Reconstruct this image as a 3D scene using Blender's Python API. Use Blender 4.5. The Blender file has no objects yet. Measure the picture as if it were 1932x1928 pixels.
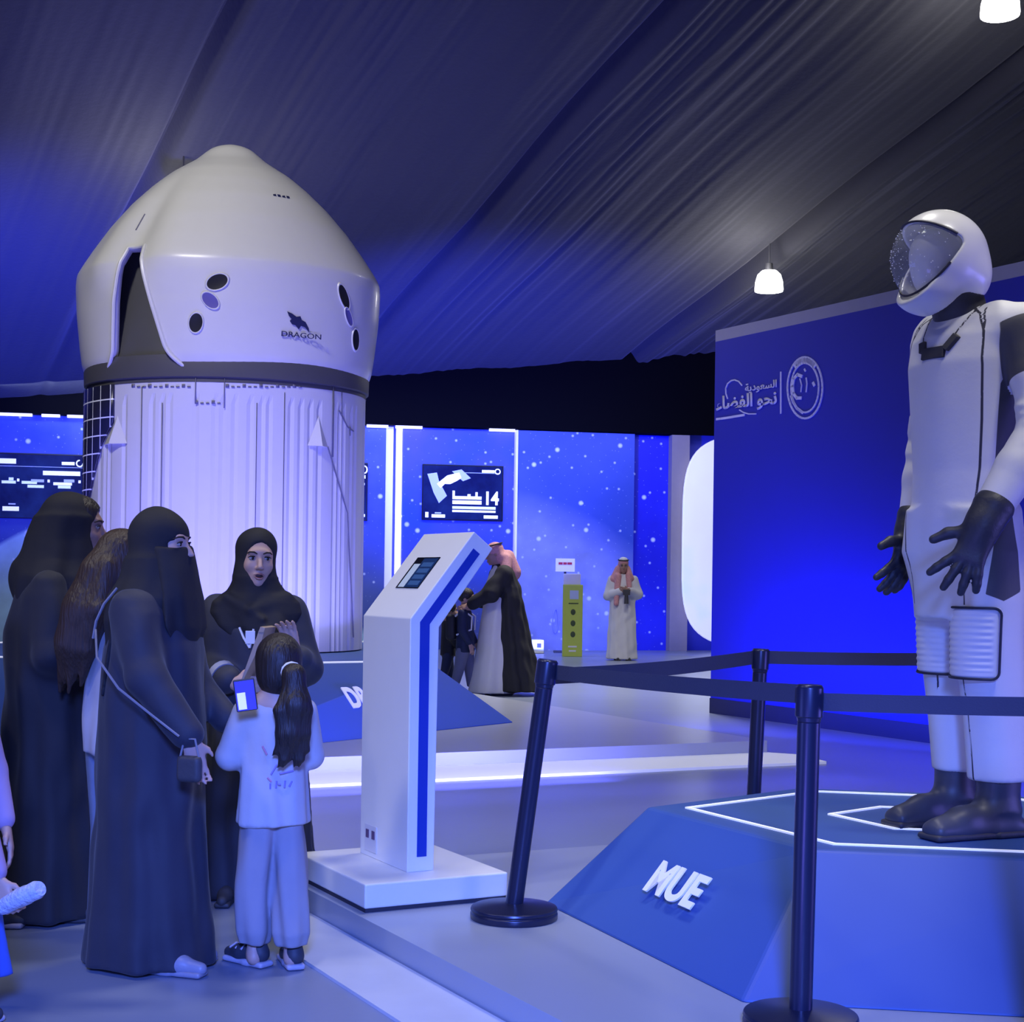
import bpy, bmesh, math, random
import numpy as np
from mathutils import Vector, Matrix, Euler
R = math.radians
SC = bpy.context.scene
COL = SC.collection
rnd = random.Random(7)

# ------------------------------------------------------------------ camera
EYE, FPX, ROLL = 1.38, 2800.0, R(0.8)          # eye height, focal length in pixels of the 1932 px frame, roll
cd = bpy.data.cameras.new('camera'); cam = bpy.data.objects.new('camera', cd); COL.objects.link(cam)
cd.sensor_fit = 'HORIZONTAL'; cd.sensor_width = 36.0; cd.lens = FPX / 1932 * 36.0
cd.shift_y = 131 / 1932; cd.clip_end = 200
cam.matrix_world = Matrix.Translation((0, 0, EYE)) @ Matrix.Rotation(R(90), 4, 'X') @ Matrix.Rotation(ROLL, 4, 'Z')
SC.camera = cam

def at(px, py, Y):                              # photo pixel at a known distance -> point of the hall
    dx, dy = px - 966, py - 1095
    u = dx * math.cos(ROLL) + dy * math.sin(ROLL); v = -dx * math.sin(ROLL) + dy * math.cos(ROLL)
    return Vector((u / FPX * Y, Y, EYE - v / FPX * Y))
def ground(px, py, z=0.0):                      # photo pixel on a level surface at height z
    dx, dy = px - 966, py - 1095
    v = -dx * math.sin(ROLL) + dy * math.cos(ROLL)
    return at(px, py, (EYE - z) * FPX / v)

# ------------------------------------------------------------------ world and exposure
w = bpy.data.worlds.new('hall_air'); SC.world = w; w.use_nodes = True
w.node_tree.nodes['Background'].inputs[0].default_value = (0.16, 0.2, 0.75, 1)
w.node_tree.nodes['Background'].inputs[1].default_value = 0.10
SC.view_settings.view_transform = 'Standard'; SC.view_settings.look = 'None'
SC.view_settings.exposure = -1.15; SC.view_settings.gamma = 1.0; SC.view_settings.use_curve_mapping = False
try:
    SC.cycles.use_denoising = True; SC.cycles.max_bounces = 6; SC.cycles.sample_clamp_indirect = 6.0
except Exception: pass

# ------------------------------------------------------------------ lights of the hall and added fill lights
WD = Vector((-0.483, 0.875, 0)); DD = Vector((0.875, 0.483, 0))     # the two directions the hall is laid out in
def aim(o, target):
    o.rotation_euler = (Vector(target) - o.location).to_track_quat('-Z', 'Y').to_euler()
def area(name, loc, target, size, power, col=(1, 1, 1), size_y=None, spread=180):
    l = bpy.data.lights.new(name, 'AREA'); l.energy = power; l.color = col
    l.shape = 'RECTANGLE' if size_y else 'DISK'; l.size = size
    if size_y: l.size_y = size_y
    l.spread = R(spread)
    o = bpy.data.objects.new(name, l); COL.objects.link(o); o.location = loc; aim(o, target); return o
def spot(name, loc, target, power, col=(1, 1, 1), angle=60, blend=0.6, radius=0.05):
    l = bpy.data.lights.new(name, 'SPOT'); l.energy = power; l.color = col; l.spot_size = R(angle); l.spot_blend = blend
    l.shadow_soft_size = radius
    o = bpy.data.objects.new(name, l); COL.objects.link(o); o.location = loc; aim(o, target); return o
WHITE = (1.0, 0.97, 0.93); BLUE = (0.03, 0.05, 1.0); VIOL = (0.22, 0.2, 1.0); SKY = (0.2, 0.42, 1.0)
# high-bay lamps of the hall above the frame, last one added for the back
for i, (x, y, z, p, sp) in enumerate([(1.0, 7.5, 9.5, 300, 110), (-2.5, 2.5, 10, 130, 110), (-8.0, 5.0, 10, 200, 120), (1.5, 19.0, 8.0, 620, 100)]):
    area('high_bay_or_added_light', (x, y, z), (x, y + 0.4, 0), 1.2, p, WHITE, None, sp)
spot('spacecraft_fill', (-4.6, 7.8, 9.3), (-2.9, 15.0, 4.6), 3500, WHITE, 74, 0.7, 0.5)  # added spots that brighten the three exhibits; no such fixtures known
spot('info_stand_fill', (-5.0, 2.4, 6.6), (-0.4, 6.1, 1.35), 1250, WHITE, 26, 0.9, 0.3)
spot('suit_fill', (2.6, 3.2, 6.4), (1.6, 5.35, 2.0), 1000, WHITE, 30, 0.9, 0.3)
# blue wash on the right wall from the floor
area('wall_wash', (2.75, 12.6, 0.25), (3.75, 13.75, 0.75), 4.4, 285, BLUE, 0.2, 110)
area('wall_wash_low', (4.9, 9.5, 0.3), (5.6, 10.8, 0.75), 3.0, 190, BLUE, 0.2, 110)
# blue uplights behind the spacecraft, thrown on the tent
spot('tent_wash_left', (-7.5, 19.5, 0.6), (-9.5, 25.0, 7.2), 22000, BLUE, 95, 1.0, 0.3)
spot('tent_wash_middle', (-2.2, 21.0, 0.6), (-1.0, 27.8, 5.4), 26000, BLUE, 70, 1.0, 0.3)
spot('tent_wash_high', (-4.0, 18.5, 0.6), (-3.0, 21.0, 9.0), 5500, (0.06, 0.07, 1.0), 110, 1.0, 0.3)
# added wash down the starry back wall, no such fixtures visible there
area('back_wall_fill', (-3.2, 27.2, 4.9), (-3.2, 29.3, 1.0), 13.0, 520, (0.55, 0.66, 1.0), 0.4, 160)
area('back_wall_floor_fill', (2.2, 28.0, 0.15), (2.3, 29.9, 2.2), 3.6, 150, (0.10, 0.14, 1.0), 0.2, 160)
# added blue and violet fill lights, mostly for the foreground; no real lamps
area('low_fill_left', (-5.2, 3.2, 0.9), (-1.0, 6.0, 0.5), 2.5, 110, (0.2, 0.26, 1.0), 1.0)
spot('blue_fill_spot', (0.2, -2.0, 3.2), (-0.2, 4.1, 0.0), 10500, (0.11, 0.21, 1.0), 46, 1.0, 0.5)
area('low_fill_right', (6.2, 4.0, 0.9), (1.7, 5.3, 1.2), 2.2, 230, VIOL, 1.2)
area('platform_fill', (-0.2, 2.2, 0.35), (1.6, 5.3, 1.5), 0.6, 6, VIOL, 0.6, 60)
area('low_fill_far', (-1.0, 9.3, 0.15), (-2.9, 13.4, 1.2), 4.0, 260, (0.16, 0.16, 1.0), 0.15, 120)

# ------------------------------------------------------------------ materials
MATS = {}
def mat(name, col, rough=0.6, metal=0.0, emit=0.0, var=0.06, nscale=9.0, bump=0.0, bscale=60.0, ecol=None, sheen=0.0, coat=0.0, stretch=None):
    if name in MATS: return MATS[name]
    m = bpy.data.materials.new(name); m.use_nodes = True; MATS[name] = m
    nt = m.node_tree; b = nt.nodes['Principled BSDF']
    b.inputs['Roughness'].default_value = rough; b.inputs['Metallic'].default_value = metal
    if sheen: b.inputs['Sheen Weight'].default_value = sheen
    if coat: b.inputs['Coat Weight'].default_value = coat
    tc = nt.nodes.new('ShaderNodeTexCoord')
    src = tc.outputs['Object']
    if stretch:
        mp = nt.nodes.new('ShaderNodeMapping'); mp.inputs['Scale'].default_value = stretch
        nt.links.new(src, mp.inputs['Vector']); src = mp.outputs['Vector']
    n = nt.nodes.new('ShaderNodeTexNoise'); n.inputs['Scale'].default_value = nscale; n.inputs['Detail'].default_value = 3
    nt.links.new(src, n.inputs['Vector'])
    mx = nt.nodes.new('ShaderNodeMix'); mx.data_type = 'RGBA'
    mx.inputs['A'].default_value = tuple(c * (1 - var) for c in col) + (1,)
    mx.inputs['B'].default_value = tuple(min(1, c * (1 + var)) for c in col) + (1,)
    nt.links.new(n.outputs['Fac'], mx.inputs['Factor']); nt.links.new(mx.outputs['Result'], b.inputs['Base Color'])
    if emit:
        b.inputs['Emission Color'].default_value = tuple(ecol or col) + (1,); b.inputs['Emission Strength'].default_value = emit
    if bump:
        n2 = nt.nodes.new('ShaderNodeTexNoise'); n2.inputs['Scale'].default_value = bscale; n2.inputs['Detail'].default_value = 4
        nt.links.new(src, n2.inputs['Vector'])
        bp = nt.nodes.new('ShaderNodeBump'); bp.inputs['Strength'].default_value = bump; bp.inputs['Distance'].default_value = 0.02
        nt.links.new(n2.outputs['Fac'], bp.inputs['Height']); nt.links.new(bp.outputs['Normal'], b.inputs['Normal'])
    return m
def rgb(r, g, b):                                # 8 bit sRGB -> linear
    f = lambda c: (c / 255 / 12.92) if c / 255 <= 0.04045 else ((c / 255 + 0.055) / 1.055) ** 2.4
    return (f(r), f(g), f(b))

# ------------------------------------------------------------------ objects
def link(o, parent=None):
    COL.objects.link(o)
    if parent is not None: o.parent = parent
    return o
def tag(o, label=None, cat=None, group=None, kind=None):
    if label: o['label'] = label
    if cat: o['category'] = cat
    if group: o['group'] = group
    if kind: o['kind'] = kind
    return o
def empty(name, loc=(0, 0, 0), rz=0.0, label=None, cat=None, group=None, parent=None):
    o = bpy.data.objects.new(name, None); o.empty_display_size = 0.1
    o.location = loc; o.rotation_euler = (0, 0, rz); link(o, parent)
    return tag(o, label, cat, group)
def obj(name, V, F, m, parent=None, smooth=False, bevel=0.0, seg=2, uv=None, solid=0.0):
    me = bpy.data.meshes.new(name); me.from_pydata([tuple(v) for v in V], [], [tuple(f) for f in F]); me.update()
    if m: 
        for q in (m if isinstance(m, (list, tuple)) else [m]): me.materials.append(q)
    bm = bmesh.new(); bm.from_mesh(me); bmesh.ops.recalc_face_normals(bm, faces=bm.faces)
    if smooth:
        for e in bm.edges:
            if len(e.link_faces) == 2 and e.calc_face_angle(0) > R(42): e.smooth = False
    bm.to_mesh(me); bm.free()
    if smooth: me.polygons.foreach_set('use_smooth', [True] * len(me.polygons))
    if uv is not None:
        l = me.uv_layers.new(name='UVMap')
        for p in me.polygons:
            for li in p.loop_indices: l.data[li].uv = uv[me.loops[li].vertex_index]
    o = link(bpy.data.objects.new(name, me), parent)
    if solid:
        s = o.modifiers.new('thick', 'SOLIDIFY'); s.thickness = solid; s.offset = -1
    if bevel:
        b = o.modifiers.new('bevel', 'BEVEL'); b.width = bevel; b.segments = seg; b.limit_method = 'ANGLE'; b.angle_limit = R(35)
    return o
class MB:                                         # collects shapes into ONE mesh
    def __init__(s): s.V = []; s.F = []
    def add(s, V, F):
        n = len(s.V); s.V += [Vector(v) for v in V]; s.F += [tuple(i + n for i in f) for f in F]; return s
    def prism(s, poly, z0, z1): return s.frustum(poly, z0, poly, z1)
    def frustum(s, p0, z0, p1, z1):
        n = len(p0)
        V = [(p[0], p[1], z0) for p in p0] + [(p[0], p[1], z1) for p in p1]
        F = [tuple(range(n))[::-1], tuple(range(n, 2 * n))] + [(i, (i + 1) % n, n + (i + 1) % n, n + i) for i in range(n)]
        return s.add(V, F)
    def extrude(s, pts, vec):                     # planar outline pushed along a vector
        n = len(pts); vec = Vector(vec); P = [Vector(p) for p in pts]
        return s.add(P + [p + vec for p in P], [tuple(range(n))[::-1], tuple(range(n, 2 * n))] + [(i, (i + 1) % n, n + (i + 1) % n, n + i) for i in range(n)])
    def box(s, c, d, rz=0.0, M=None):
        c = Vector(c); M = M or Matrix.Rotation(rz, 3, 'Z')
        V = [c + M @ Vector((sx * d[0] / 2, sy * d[1] / 2, sz * d[2] / 2)) for sz in (-1, 1) for sy in (-1, 1) for sx in (-1, 1)]
        return s.add(V, [(0, 1, 3, 2), (4, 6, 7, 5), (0, 4, 5, 1), (2, 3, 7, 6), (0, 2, 6, 4), (1, 5, 7, 3)])
    def tube(s, pts, r, n=10, closed=False):
        P = [Vector(p) for p in pts]; rr = r if isinstance(r, (list, tuple)) else [r] * len(P); V = []; F = []
        up = None; L = len(P)
        for i, p in enumerate(P):
            a = P[(i + 1) % L] if (closed or i < L - 1) else p; b = P[i - 1] if (closed or i > 0) else p
            t = (a - b).normalized()
            if up is None: up = Vector((0, 0, 1)) if abs(t.z) < 0.9 else Vector((1, 0, 0))
            e = t.cross(up).normalized(); up = e.cross(t).normalized()
            V += [p + (e * math.cos(k * 2 * math.pi / n) + up * math.sin(k * 2 * math.pi / n)) * rr[i] for k in range(n)]
        for i in range(L if closed else L - 1):
            j = (i + 1) % L
            F += [(i * n + k, i * n + (k + 1) % n, j * n + (k + 1) % n, j * n + k) for k in range(n)]
        if not closed: F += [tuple(range(n))[::-1], tuple(range((L - 1) * n, L * n))]
        return s.add(V, F)
    def lathe(s, prof, n=32, c=(0, 0, 0), M=None):  # (radius, height) rows
        c = Vector(c); M = M or Matrix.Identity(3); V = []; F = []
        for r, z in prof: V += [c + M @ Vector((r * math.cos(k * 2 * math.pi / n), r * math.sin(k * 2 * math.pi / n), z)) for k in range(n)]
        for i in range(len(prof) - 1): F += [(i * n + k, i * n + (k + 1) % n, (i + 1) * n + (k + 1) % n, (i + 1) * n + k) for k in range(n)]
        F += [tuple(range(n))[::-1], tuple(range((len(prof) - 1) * n, len(prof) * n))]
        return s.add(V, F)
    def ball(s, c, r, M=None, n=16):
        c = Vector(c); r = Vector(r) if not isinstance(r, (int, float)) else Vector((r, r, r)); M = M or Matrix.Identity(3); V = []; F = []
        h = n // 2
        for i in range(h + 1):
            p = math.pi * (i + 0.02 * (i == 0) - 0.02 * (i == h)) / h
            V += [c + M @ Vector((r.x * math.sin(p) * math.cos(k * 2 * math.pi / n), r.y * math.sin(p) * math.sin(k * 2 * math.pi / n), r.z * math.cos(p))) for k in range(n)]
        for i in range(h): F += [(i * n + k, i * n + (k + 1) % n, (i + 1) * n + (k + 1) % n, (i + 1) * n + k) for k in range(n)]
        F += [tuple(range(n)), tuple(range(h * n, h * n + n))[::-1]]
        return s.add(V, F)
    def build(s, name, m, parent=None, smooth=False, bevel=0.0, seg=2, solid=0.0): return obj(name, s.V, s.F, m, parent, smooth, bevel, seg, None, solid)
def text_obj(name, body, m, M, height, parent=None, extrude=0.004, width=1.0, bold=0.0, align='LEFT', shear=0.0):
    c = bpy.data.curves.new(name, 'FONT'); c.body = body; c.size = height * 1.38; c.extrude = extrude; c.offset = bold; c.align_x = align; c.shear = shear
    t = bpy.data.objects.new(name, c); COL.objects.link(t); bpy.context.view_layer.update()
    me = bpy.data.meshes.new_from_object(t.evaluated_get(bpy.context.evaluated_depsgraph_get())); COL.objects.unlink(t); bpy.data.objects.remove(t)
    me.transform(Matrix.Diagonal((width, 1, 1, 1))); me.transform(M); me.materials.clear(); me.materials.append(m); me.name = name
    return link(bpy.data.objects.new(name, me), parent)
def fit_text(name, body, m, ll, lr, ul, nrm, parent=None, bold=0.02, depth=0.008):   # lettering stretched into a rectangle: lower left, lower right, upper left corners
    c = bpy.data.curves.new(name, 'FONT'); c.body = body; c.size = 1.0; c.offset = bold
    t = bpy.data.objects.new(name, c); COL.objects.link(t); bpy.context.view_layer.update()
    me = bpy.data.meshes.new_from_object(t.evaluated_get(bpy.context.evaluated_depsgraph_get())); COL.objects.unlink(t); bpy.data.objects.remove(t)
    x0 = min(v.co.x for v in me.vertices); x1 = max(v.co.x for v in me.vertices); y0 = min(v.co.y for v in me.vertices); y1 = max(v.co.y for v in me.vertices)
    for v in me.vertices:
        u, w_ = (v.co.x - x0) / (x1 - x0), (v.co.y - y0) / (y1 - y0); v.co = ll + (lr - ll) * u + (ul - ll) * w_ + nrm * depth
    me.materials.clear(); me.materials.append(m); me.name = name
    o = link(bpy.data.objects.new(name, me), parent); s_ = o.modifiers.new('thick', 'SOLIDIFY'); s_.thickness = depth * 0.9; s_.offset = 0; return o
def frame(o, x, y):                               # 4x4 with local x, y along two directions
    x = Vector(x).normalized(); z = x.cross(Vector(y)).normalized(); y = z.cross(x)
    return Matrix(((x.x, y.x, z.x, o[0]), (x.y, y.y, z.y, o[1]), (x.z, y.z, z.z, o[2]), (0, 0, 0, 1)))

# ------------------------------------------------------------------ organic shapes: blended solids turned into one surface
class Blob:
    def __init__(s, vox=0.008): s.vox = vox; s.P = []
    def cone(s, a, b, ra, rb, k=0.02, sub=False): 
        a = np.array(a, float); b = np.array(b, float); m = max(ra, rb)
        s.P.append(('c', (a, b, ra, rb), np.minimum(a, b) - m, np.maximum(a, b) + m, k, sub)); return s
    def chain(s, pts, rs, k=0.02):
        for i in range(len(pts) - 1): s.cone(pts[i], pts[i + 1], rs[i], rs[i + 1], k)
        return s
    def ell(s, c, r, e=(0, 0, 0), k=0.02, sub=False):
        c = np.array(c, float); r = np.array(r, float); M = np.array(Euler(e).to_matrix()); m = np.abs(M) @ r
        s.P.append(('e', (c, r, M), c - m, c + m, k, sub)); return s
    def box(s, c, h, e=(0, 0, 0), rd=0.01, k=0.01, sub=False):
        c = np.array(c, float); h = np.array(h, float); M = np.array(Euler(e).to_matrix()); m = np.abs(M) @ h
        s.P.append(('b', (c, h, M, rd), c - m, c + m, k, sub)); return s
    def stack(s, rows, n=0, amp=(0, 0), ph=0.0, k=0.03):     # (z, cx, cy, rx, ry) from low to high; folds n with (low, high) amplitude
        r = np.array(rows, float)
        lo = np.array([(r[:, 1] - r[:, 3]).min(), (r[:, 2] - r[:, 4]).min(), r[0, 0]]); hi = np.array([(r[:, 1] + r[:, 3]).max(), (r[:, 2] + r[:, 4]).max(), r[-1, 0]])
        a = max(amp); s.P.append(('s', (r, n, amp, ph), lo - a, hi + a, k, False)); return s
    def func(s, f, lo, hi, k=0.005, sub=False):
        s.P.append(('f', f, np.array(lo, float), np.array(hi, float), k, sub)); return s
    @staticmethod
    def ev(kind, a, X):
        if kind == 'f': return a(X)
        if kind == 'c':
            p, q, ra, rb = a; d = q - p; L2 = max(d @ d, 1e-9)
            t = np.clip(((X - p) @ d) / L2, 0, 1); return np.linalg.norm(X - p - t[..., None] * d, axis=-1) - (ra + (rb - ra) * t)
        if kind == 'e':
            c, r, M = a; Y = (X - c) @ M; k0 = np.linalg.norm(Y / r, axis=-1); k1 = np.linalg.norm(Y / (r * r), axis=-1)
            return k0 * (k0 - 1) / np.maximum(k1, 1e-6)
        if kind == 'b':
            c, h, M, rd = a; q = np.abs((X - c) @ M) - (h - rd)
            return np.linalg.norm(np.maximum(q, 0), axis=-1) + np.minimum(q.max(-1), 0) - rd
        r, n, amp, ph = a; z = X[..., 2]
        cx, cy, rx, ry = (np.interp(z, r[:, 0], r[:, i]) for i in (1, 2, 3, 4))
        x = X[..., 0] - cx; y = X[..., 1] - cy
        d = (np.sqrt((x / rx) ** 2 + (y / ry) ** 2) - 1) * np.minimum(rx, ry)
        if n:
            t = (z - r[0, 0]) / (r[-1, 0] - r[0, 0]); th = np.arctan2(y / ry, x / rx)
            A = amp[0] + (amp[1] - amp[0]) * t
            d = d + A * (0.6 * np.sin(n * th + ph + 1.3 * np.sin(3 * t + ph)) + 0.4 * np.sin((n * 2 - 3) * th + 2.1 * ph + 2 * t))
        return np.maximum(d, np.maximum(r[0, 0] - z, z - r[-1, 0]))
    def mesh(s, smooth=2):
        v = s.vox
        add = [p for p in s.P if not p[5]]
        lo = np.min([p[2] - 0.5 * p[4] for p in add], 0) - 3 * v; hi = np.max([p[3] + 0.5 * p[4] for p in add], 0) + 3 * v
        n = np.ceil((hi - lo) / v).astype(int) + 1
        G = np.full(n, 1.0, np.float32)
        for kind, a, l, h, k, sub in s.P:
            i0 = np.clip(((l - k - lo) / v).astype(int) - 2, 0, n - 1); i1 = np.clip(((h + k - lo) / v).astype(int) + 3, 1, n)
            if (i1 <= i0).any(): continue
            ax = [lo[d] + v * np.arange(i0[d], i1[d]) for d in range(3)]
            X = np.stack(np.meshgrid(*ax, indexing='ij'), -1)
            d = s.ev(kind, a, X).astype(np.float32); sl = tuple(slice(i0[i], i1[i]) for i in range(3)); g = G[sl]
            if sub:
                d = -d; hh = np.maximum(k - np.abs(g - d), 0) / k; G[sl] = np.maximum(g, d) + hh * hh * k / 4
            else:
                hh = np.maximum(k - np.abs(g - d), 0) / k; G[sl] = np.minimum(g, d) - hh * hh * k / 4
        return nets(G, lo, v, smooth)
    def build(s, name, m, parent=None, smooth=2, disp=None, attrs=None, wrinkle=0.0, ph=0.0):
        V, F = s.mesh(smooth)
        if wrinkle:                                  # soft creases of hanging cloth
            N = np.zeros_like(V); fnv = np.cross(V[F[:, 2]] - V[F[:, 0]], V[F[:, 3]] - V[F[:, 1]])
            for i in range(4): np.add.at(N, F[:, i], fnv)
            N /= np.maximum(np.linalg.norm(N, axis=1), 1e-9)[:, None]; x, y, z = V.T
            w_ = np.sin(23 * x + 9 * y - 7 * z + ph + 1.4 * np.sin(11 * z + 5 * y + ph)) + 0.7 * np.sin(-17 * x + 29 * y + 11 * z + 2 * ph + 1.2 * np.sin(9 * z - 7 * x)) + 0.5 * np.sin(38 * x - 21 * y + 16 * z + 3 * ph)
            V = V + N * (wrinkle * w_)[:, None]
        if disp is not None: V = disp(V)
        me = bpy.data.meshes.new(name); me.from_pydata(V.tolist(), [], F.tolist())
        for q in (m if isinstance(m, (list, tuple)) else [m]): me.materials.append(q)
        me.polygons.foreach_set('use_smooth', [True] * len(me.polygons))
        for nm, fn in (attrs or {}).items():
            at_ = me.attributes.new(nm, 'FLOAT', 'POINT'); at_.data.foreach_set('value', fn(V).astype(np.float32))
        me.update(); return link(bpy.data.objects.new(name, me), parent)
def nets(G, lo, v, smooth):
    S = G < 0
    c = np.zeros(np.array(G.shape) - 1, np.int8)
    for i in (0, 1):
        for j in (0, 1):
            for k in (0, 1): c += S[i:G.shape[0] - 1 + i, j:G.shape[1] - 1 + j, k:G.shape[2] - 1 + k]
    act = (c > 0) & (c < 8); idx = np.argwhere(act); ID = np.full(c.shape, -1, np.int64); ID[tuple(idx.T)] = np.arange(len(idx))
    acc = np.zeros((len(idx), 3)); cnt = np.zeros(len(idx))
    for ax in range(3):
        o1, o2 = [d for d in range(3) if d != ax]
        for a in (0, 1):
            for b in (0, 1):
                p = idx.copy(); p[:, o1] += a; p[:, o2] += b; q = p.copy(); q[:, ax] += 1
                g0 = G[tuple(p.T)]; g1 = G[tuple(q.T)]; m = (g0 < 0) != (g1 < 0)
                t = np.where(m, g0 / np.where(m, g0 - g1, 1), 0)
                pt = p - idx.astype(float) + 0.0; pt = pt.astype(float); pt[:, ax] += t
                acc[m] += pt[m]; cnt[m] += 1
    V = lo + v * (idx + acc / np.maximum(cnt, 1)[:, None])
    Fs = []
    for ax in range(3):
        o1, o2 = (ax + 1) % 3, (ax + 2) % 3
        n = list(G.shape); s0 = [slice(None)] * 3; s1 = [slice(None)] * 3; s0[ax] = slice(0, n[ax] - 1); s1[ax] = slice(1, n[ax])
        A = S[tuple(s0)]; Bq = S[tuple(s1)]; e = np.argwhere(A != Bq)
        ok = (e[:, o1] > 0) & (e[:, o2] > 0) & (e[:, o1] < n[o1] - 1) & (e[:, o2] < n[o2] - 1); e = e[ok]
        ins = A[tuple(e.T)]
        def cell(d1, d2):
            q = e.copy(); q[:, o1] -= d1; q[:, o2] -= d2; return ID[tuple(q.T)]
        Q = np.stack([cell(1, 1), cell(0, 1), cell(0, 0), cell(1, 0)], 1); Q[~ins] = Q[~ins][:, ::-1]; Fs.append(Q)
    F = np.concatenate(Fs)
    F = F[(F >= 0).all(1)]
    for _ in range(smooth):
        sm = np.zeros_like(V); ct = np.zeros(len(V))
        for i in range(4):
            j = (i + 1) % 4
            np.add.at(sm, F[:, i], V[F[:, j]]); np.add.at(ct, F[:, i], 1); np.add.at(sm, F[:, j], V[F[:, i]]); np.add.at(ct, F[:, j], 1)
        V = 0.5 * V + 0.5 * sm / np.maximum(ct, 1)[:, None]
    return V, F

# ================================================================== SETTING
def st(o): o['kind'] = 'structure'; return o
# --- floor
M_floor = mat('grey_floor', (0.22, 0.255, 0.36), rough=0.3, var=0.08, nscale=1.3, bump=0.02, bscale=25)
st(obj('floor', [(-22, -8, 0), (22, -8, 0), (22, 36, 0), (-22, 36, 0)], [(0, 1, 2, 3)], M_floor))
# --- sloping tent roof of dark pleated fabric
SLOPE, Z0 = 0.311, 13.6
def roof_hit(px, py):
    p = at(px, py, 1.0); d = p - Vector((0, 0, EYE)); k = WD.dot(d)
    Y = (Z0 - EYE) / (d.z + SLOPE * k); q = at(px, py, Y); return WD.dot(q), DD.dot(q)
seams = [roof_hit(420, 60)[1], roof_hit(1000, 310)[1], roof_hit(1520, 420)[1], roof_hit(1905, 190)[1] + 6]
seams = [seams[0] - 7.5] + seams
na, b0, b1, nb = 44, -24.0, 24.0, 1500
bb = np.linspace(b0, b1, nb); aa = np.linspace(-9, 34, na)
rs = np.random.RandomState(3)
prof = np.zeros((na, nb))
dist = np.min([np.abs(bb - s - 0.9) for s in seams], 0)
inten = 0.25 + 0.9 * np.exp(-(dist / 1.5) ** 2)
for wl, amp in ((0.17, 0.006), (0.26, 0.007), (0.43, 0.009), (0.9, 0.006), (2.3, 0.02)):
    for q in range(3):
        ph = rs.rand() * 6.28; f = 2 * math.pi / (wl * (0.85 + 0.3 * rs.rand())); dr = (rs.rand() - 0.5) * 0.02
        prof += (amp * (inten if wl < 0.6 else np.ones(nb)))[None, :] * np.sin(f * (bb[None, :] + dr * aa[:, None] + 0.05 * np.sin(aa[:, None] * 0.5 + ph)) + ph)
for s in seams:
    prof += 0.30 * np.exp(-((bb[None, :] - s - 0.02 * np.sin(aa[:, None])) / 0.10) ** 2) - 0.10 * np.exp(-((bb[None, :] - s - 0.3) / 0.25) ** 2)
prof += 0.10 * np.sin(aa * 1.1)[:, None] * 0.3
prof *= np.clip((29.0 - aa) / 7.0, 0.03, 1.0)[:, None]
RV = []
for i, a in enumerate(aa):
    for j in range(nb):
        p = WD * a + DD * bb[j]; RV.append((p.x, p.y, Z0 - SLOPE * a + prof[i, j]))
RF = [(i * nb + j, i * nb + j + 1, (i + 1) * nb + j + 1, (i + 1) * nb + j) for i in range(na - 1) for j in range(nb - 1)]
M_roof = mat('dark_tent_fabric', (0.031, 0.031, 0.040), rough=0.85, var=0.12, nscale=0.7, bump=0.25, bscale=14, sheen=0.15)
st(obj('ceiling', RV, RF, M_roof, smooth=True))

# --- back wall: backing, black valance, starry panels
WT = Vector((0.984, 0.178, 0)).normalized(); WN = Vector((WT.y, -WT.x, 0)); W0 = Vector((0, 29.64, 0))
def wall_at(px, py, d=0.0):                      # photo pixel on the back wall, d metres in front of it
    p = at(px, py, 1.0) - Vector((0, 0, EYE)); q = W0 + WN * d
    Y = (q.dot(WN)) / (p.dot(WN)); return at(px, py, Y)
def wall_x(px, py=1000, d=0.0): return (wall_at(px, py, d) - W0).dot(WT)
def wp(s, z, d=0.0): return W0 + WT * s + WN * d + Vector((0, 0, z))
def wbox(s0, s1, z0, z1, d0, d1, mb=None):       # box on the wall: along, up, out
    mb = mb or MB(); P = [wp(s0, z0, d0), wp(s1, z0, d0), wp(s1, z1, d0), wp(s0, z1, d0)]
    return mb.extrude(P, WN * (d1 - d0))
ZT = 4.36
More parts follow.
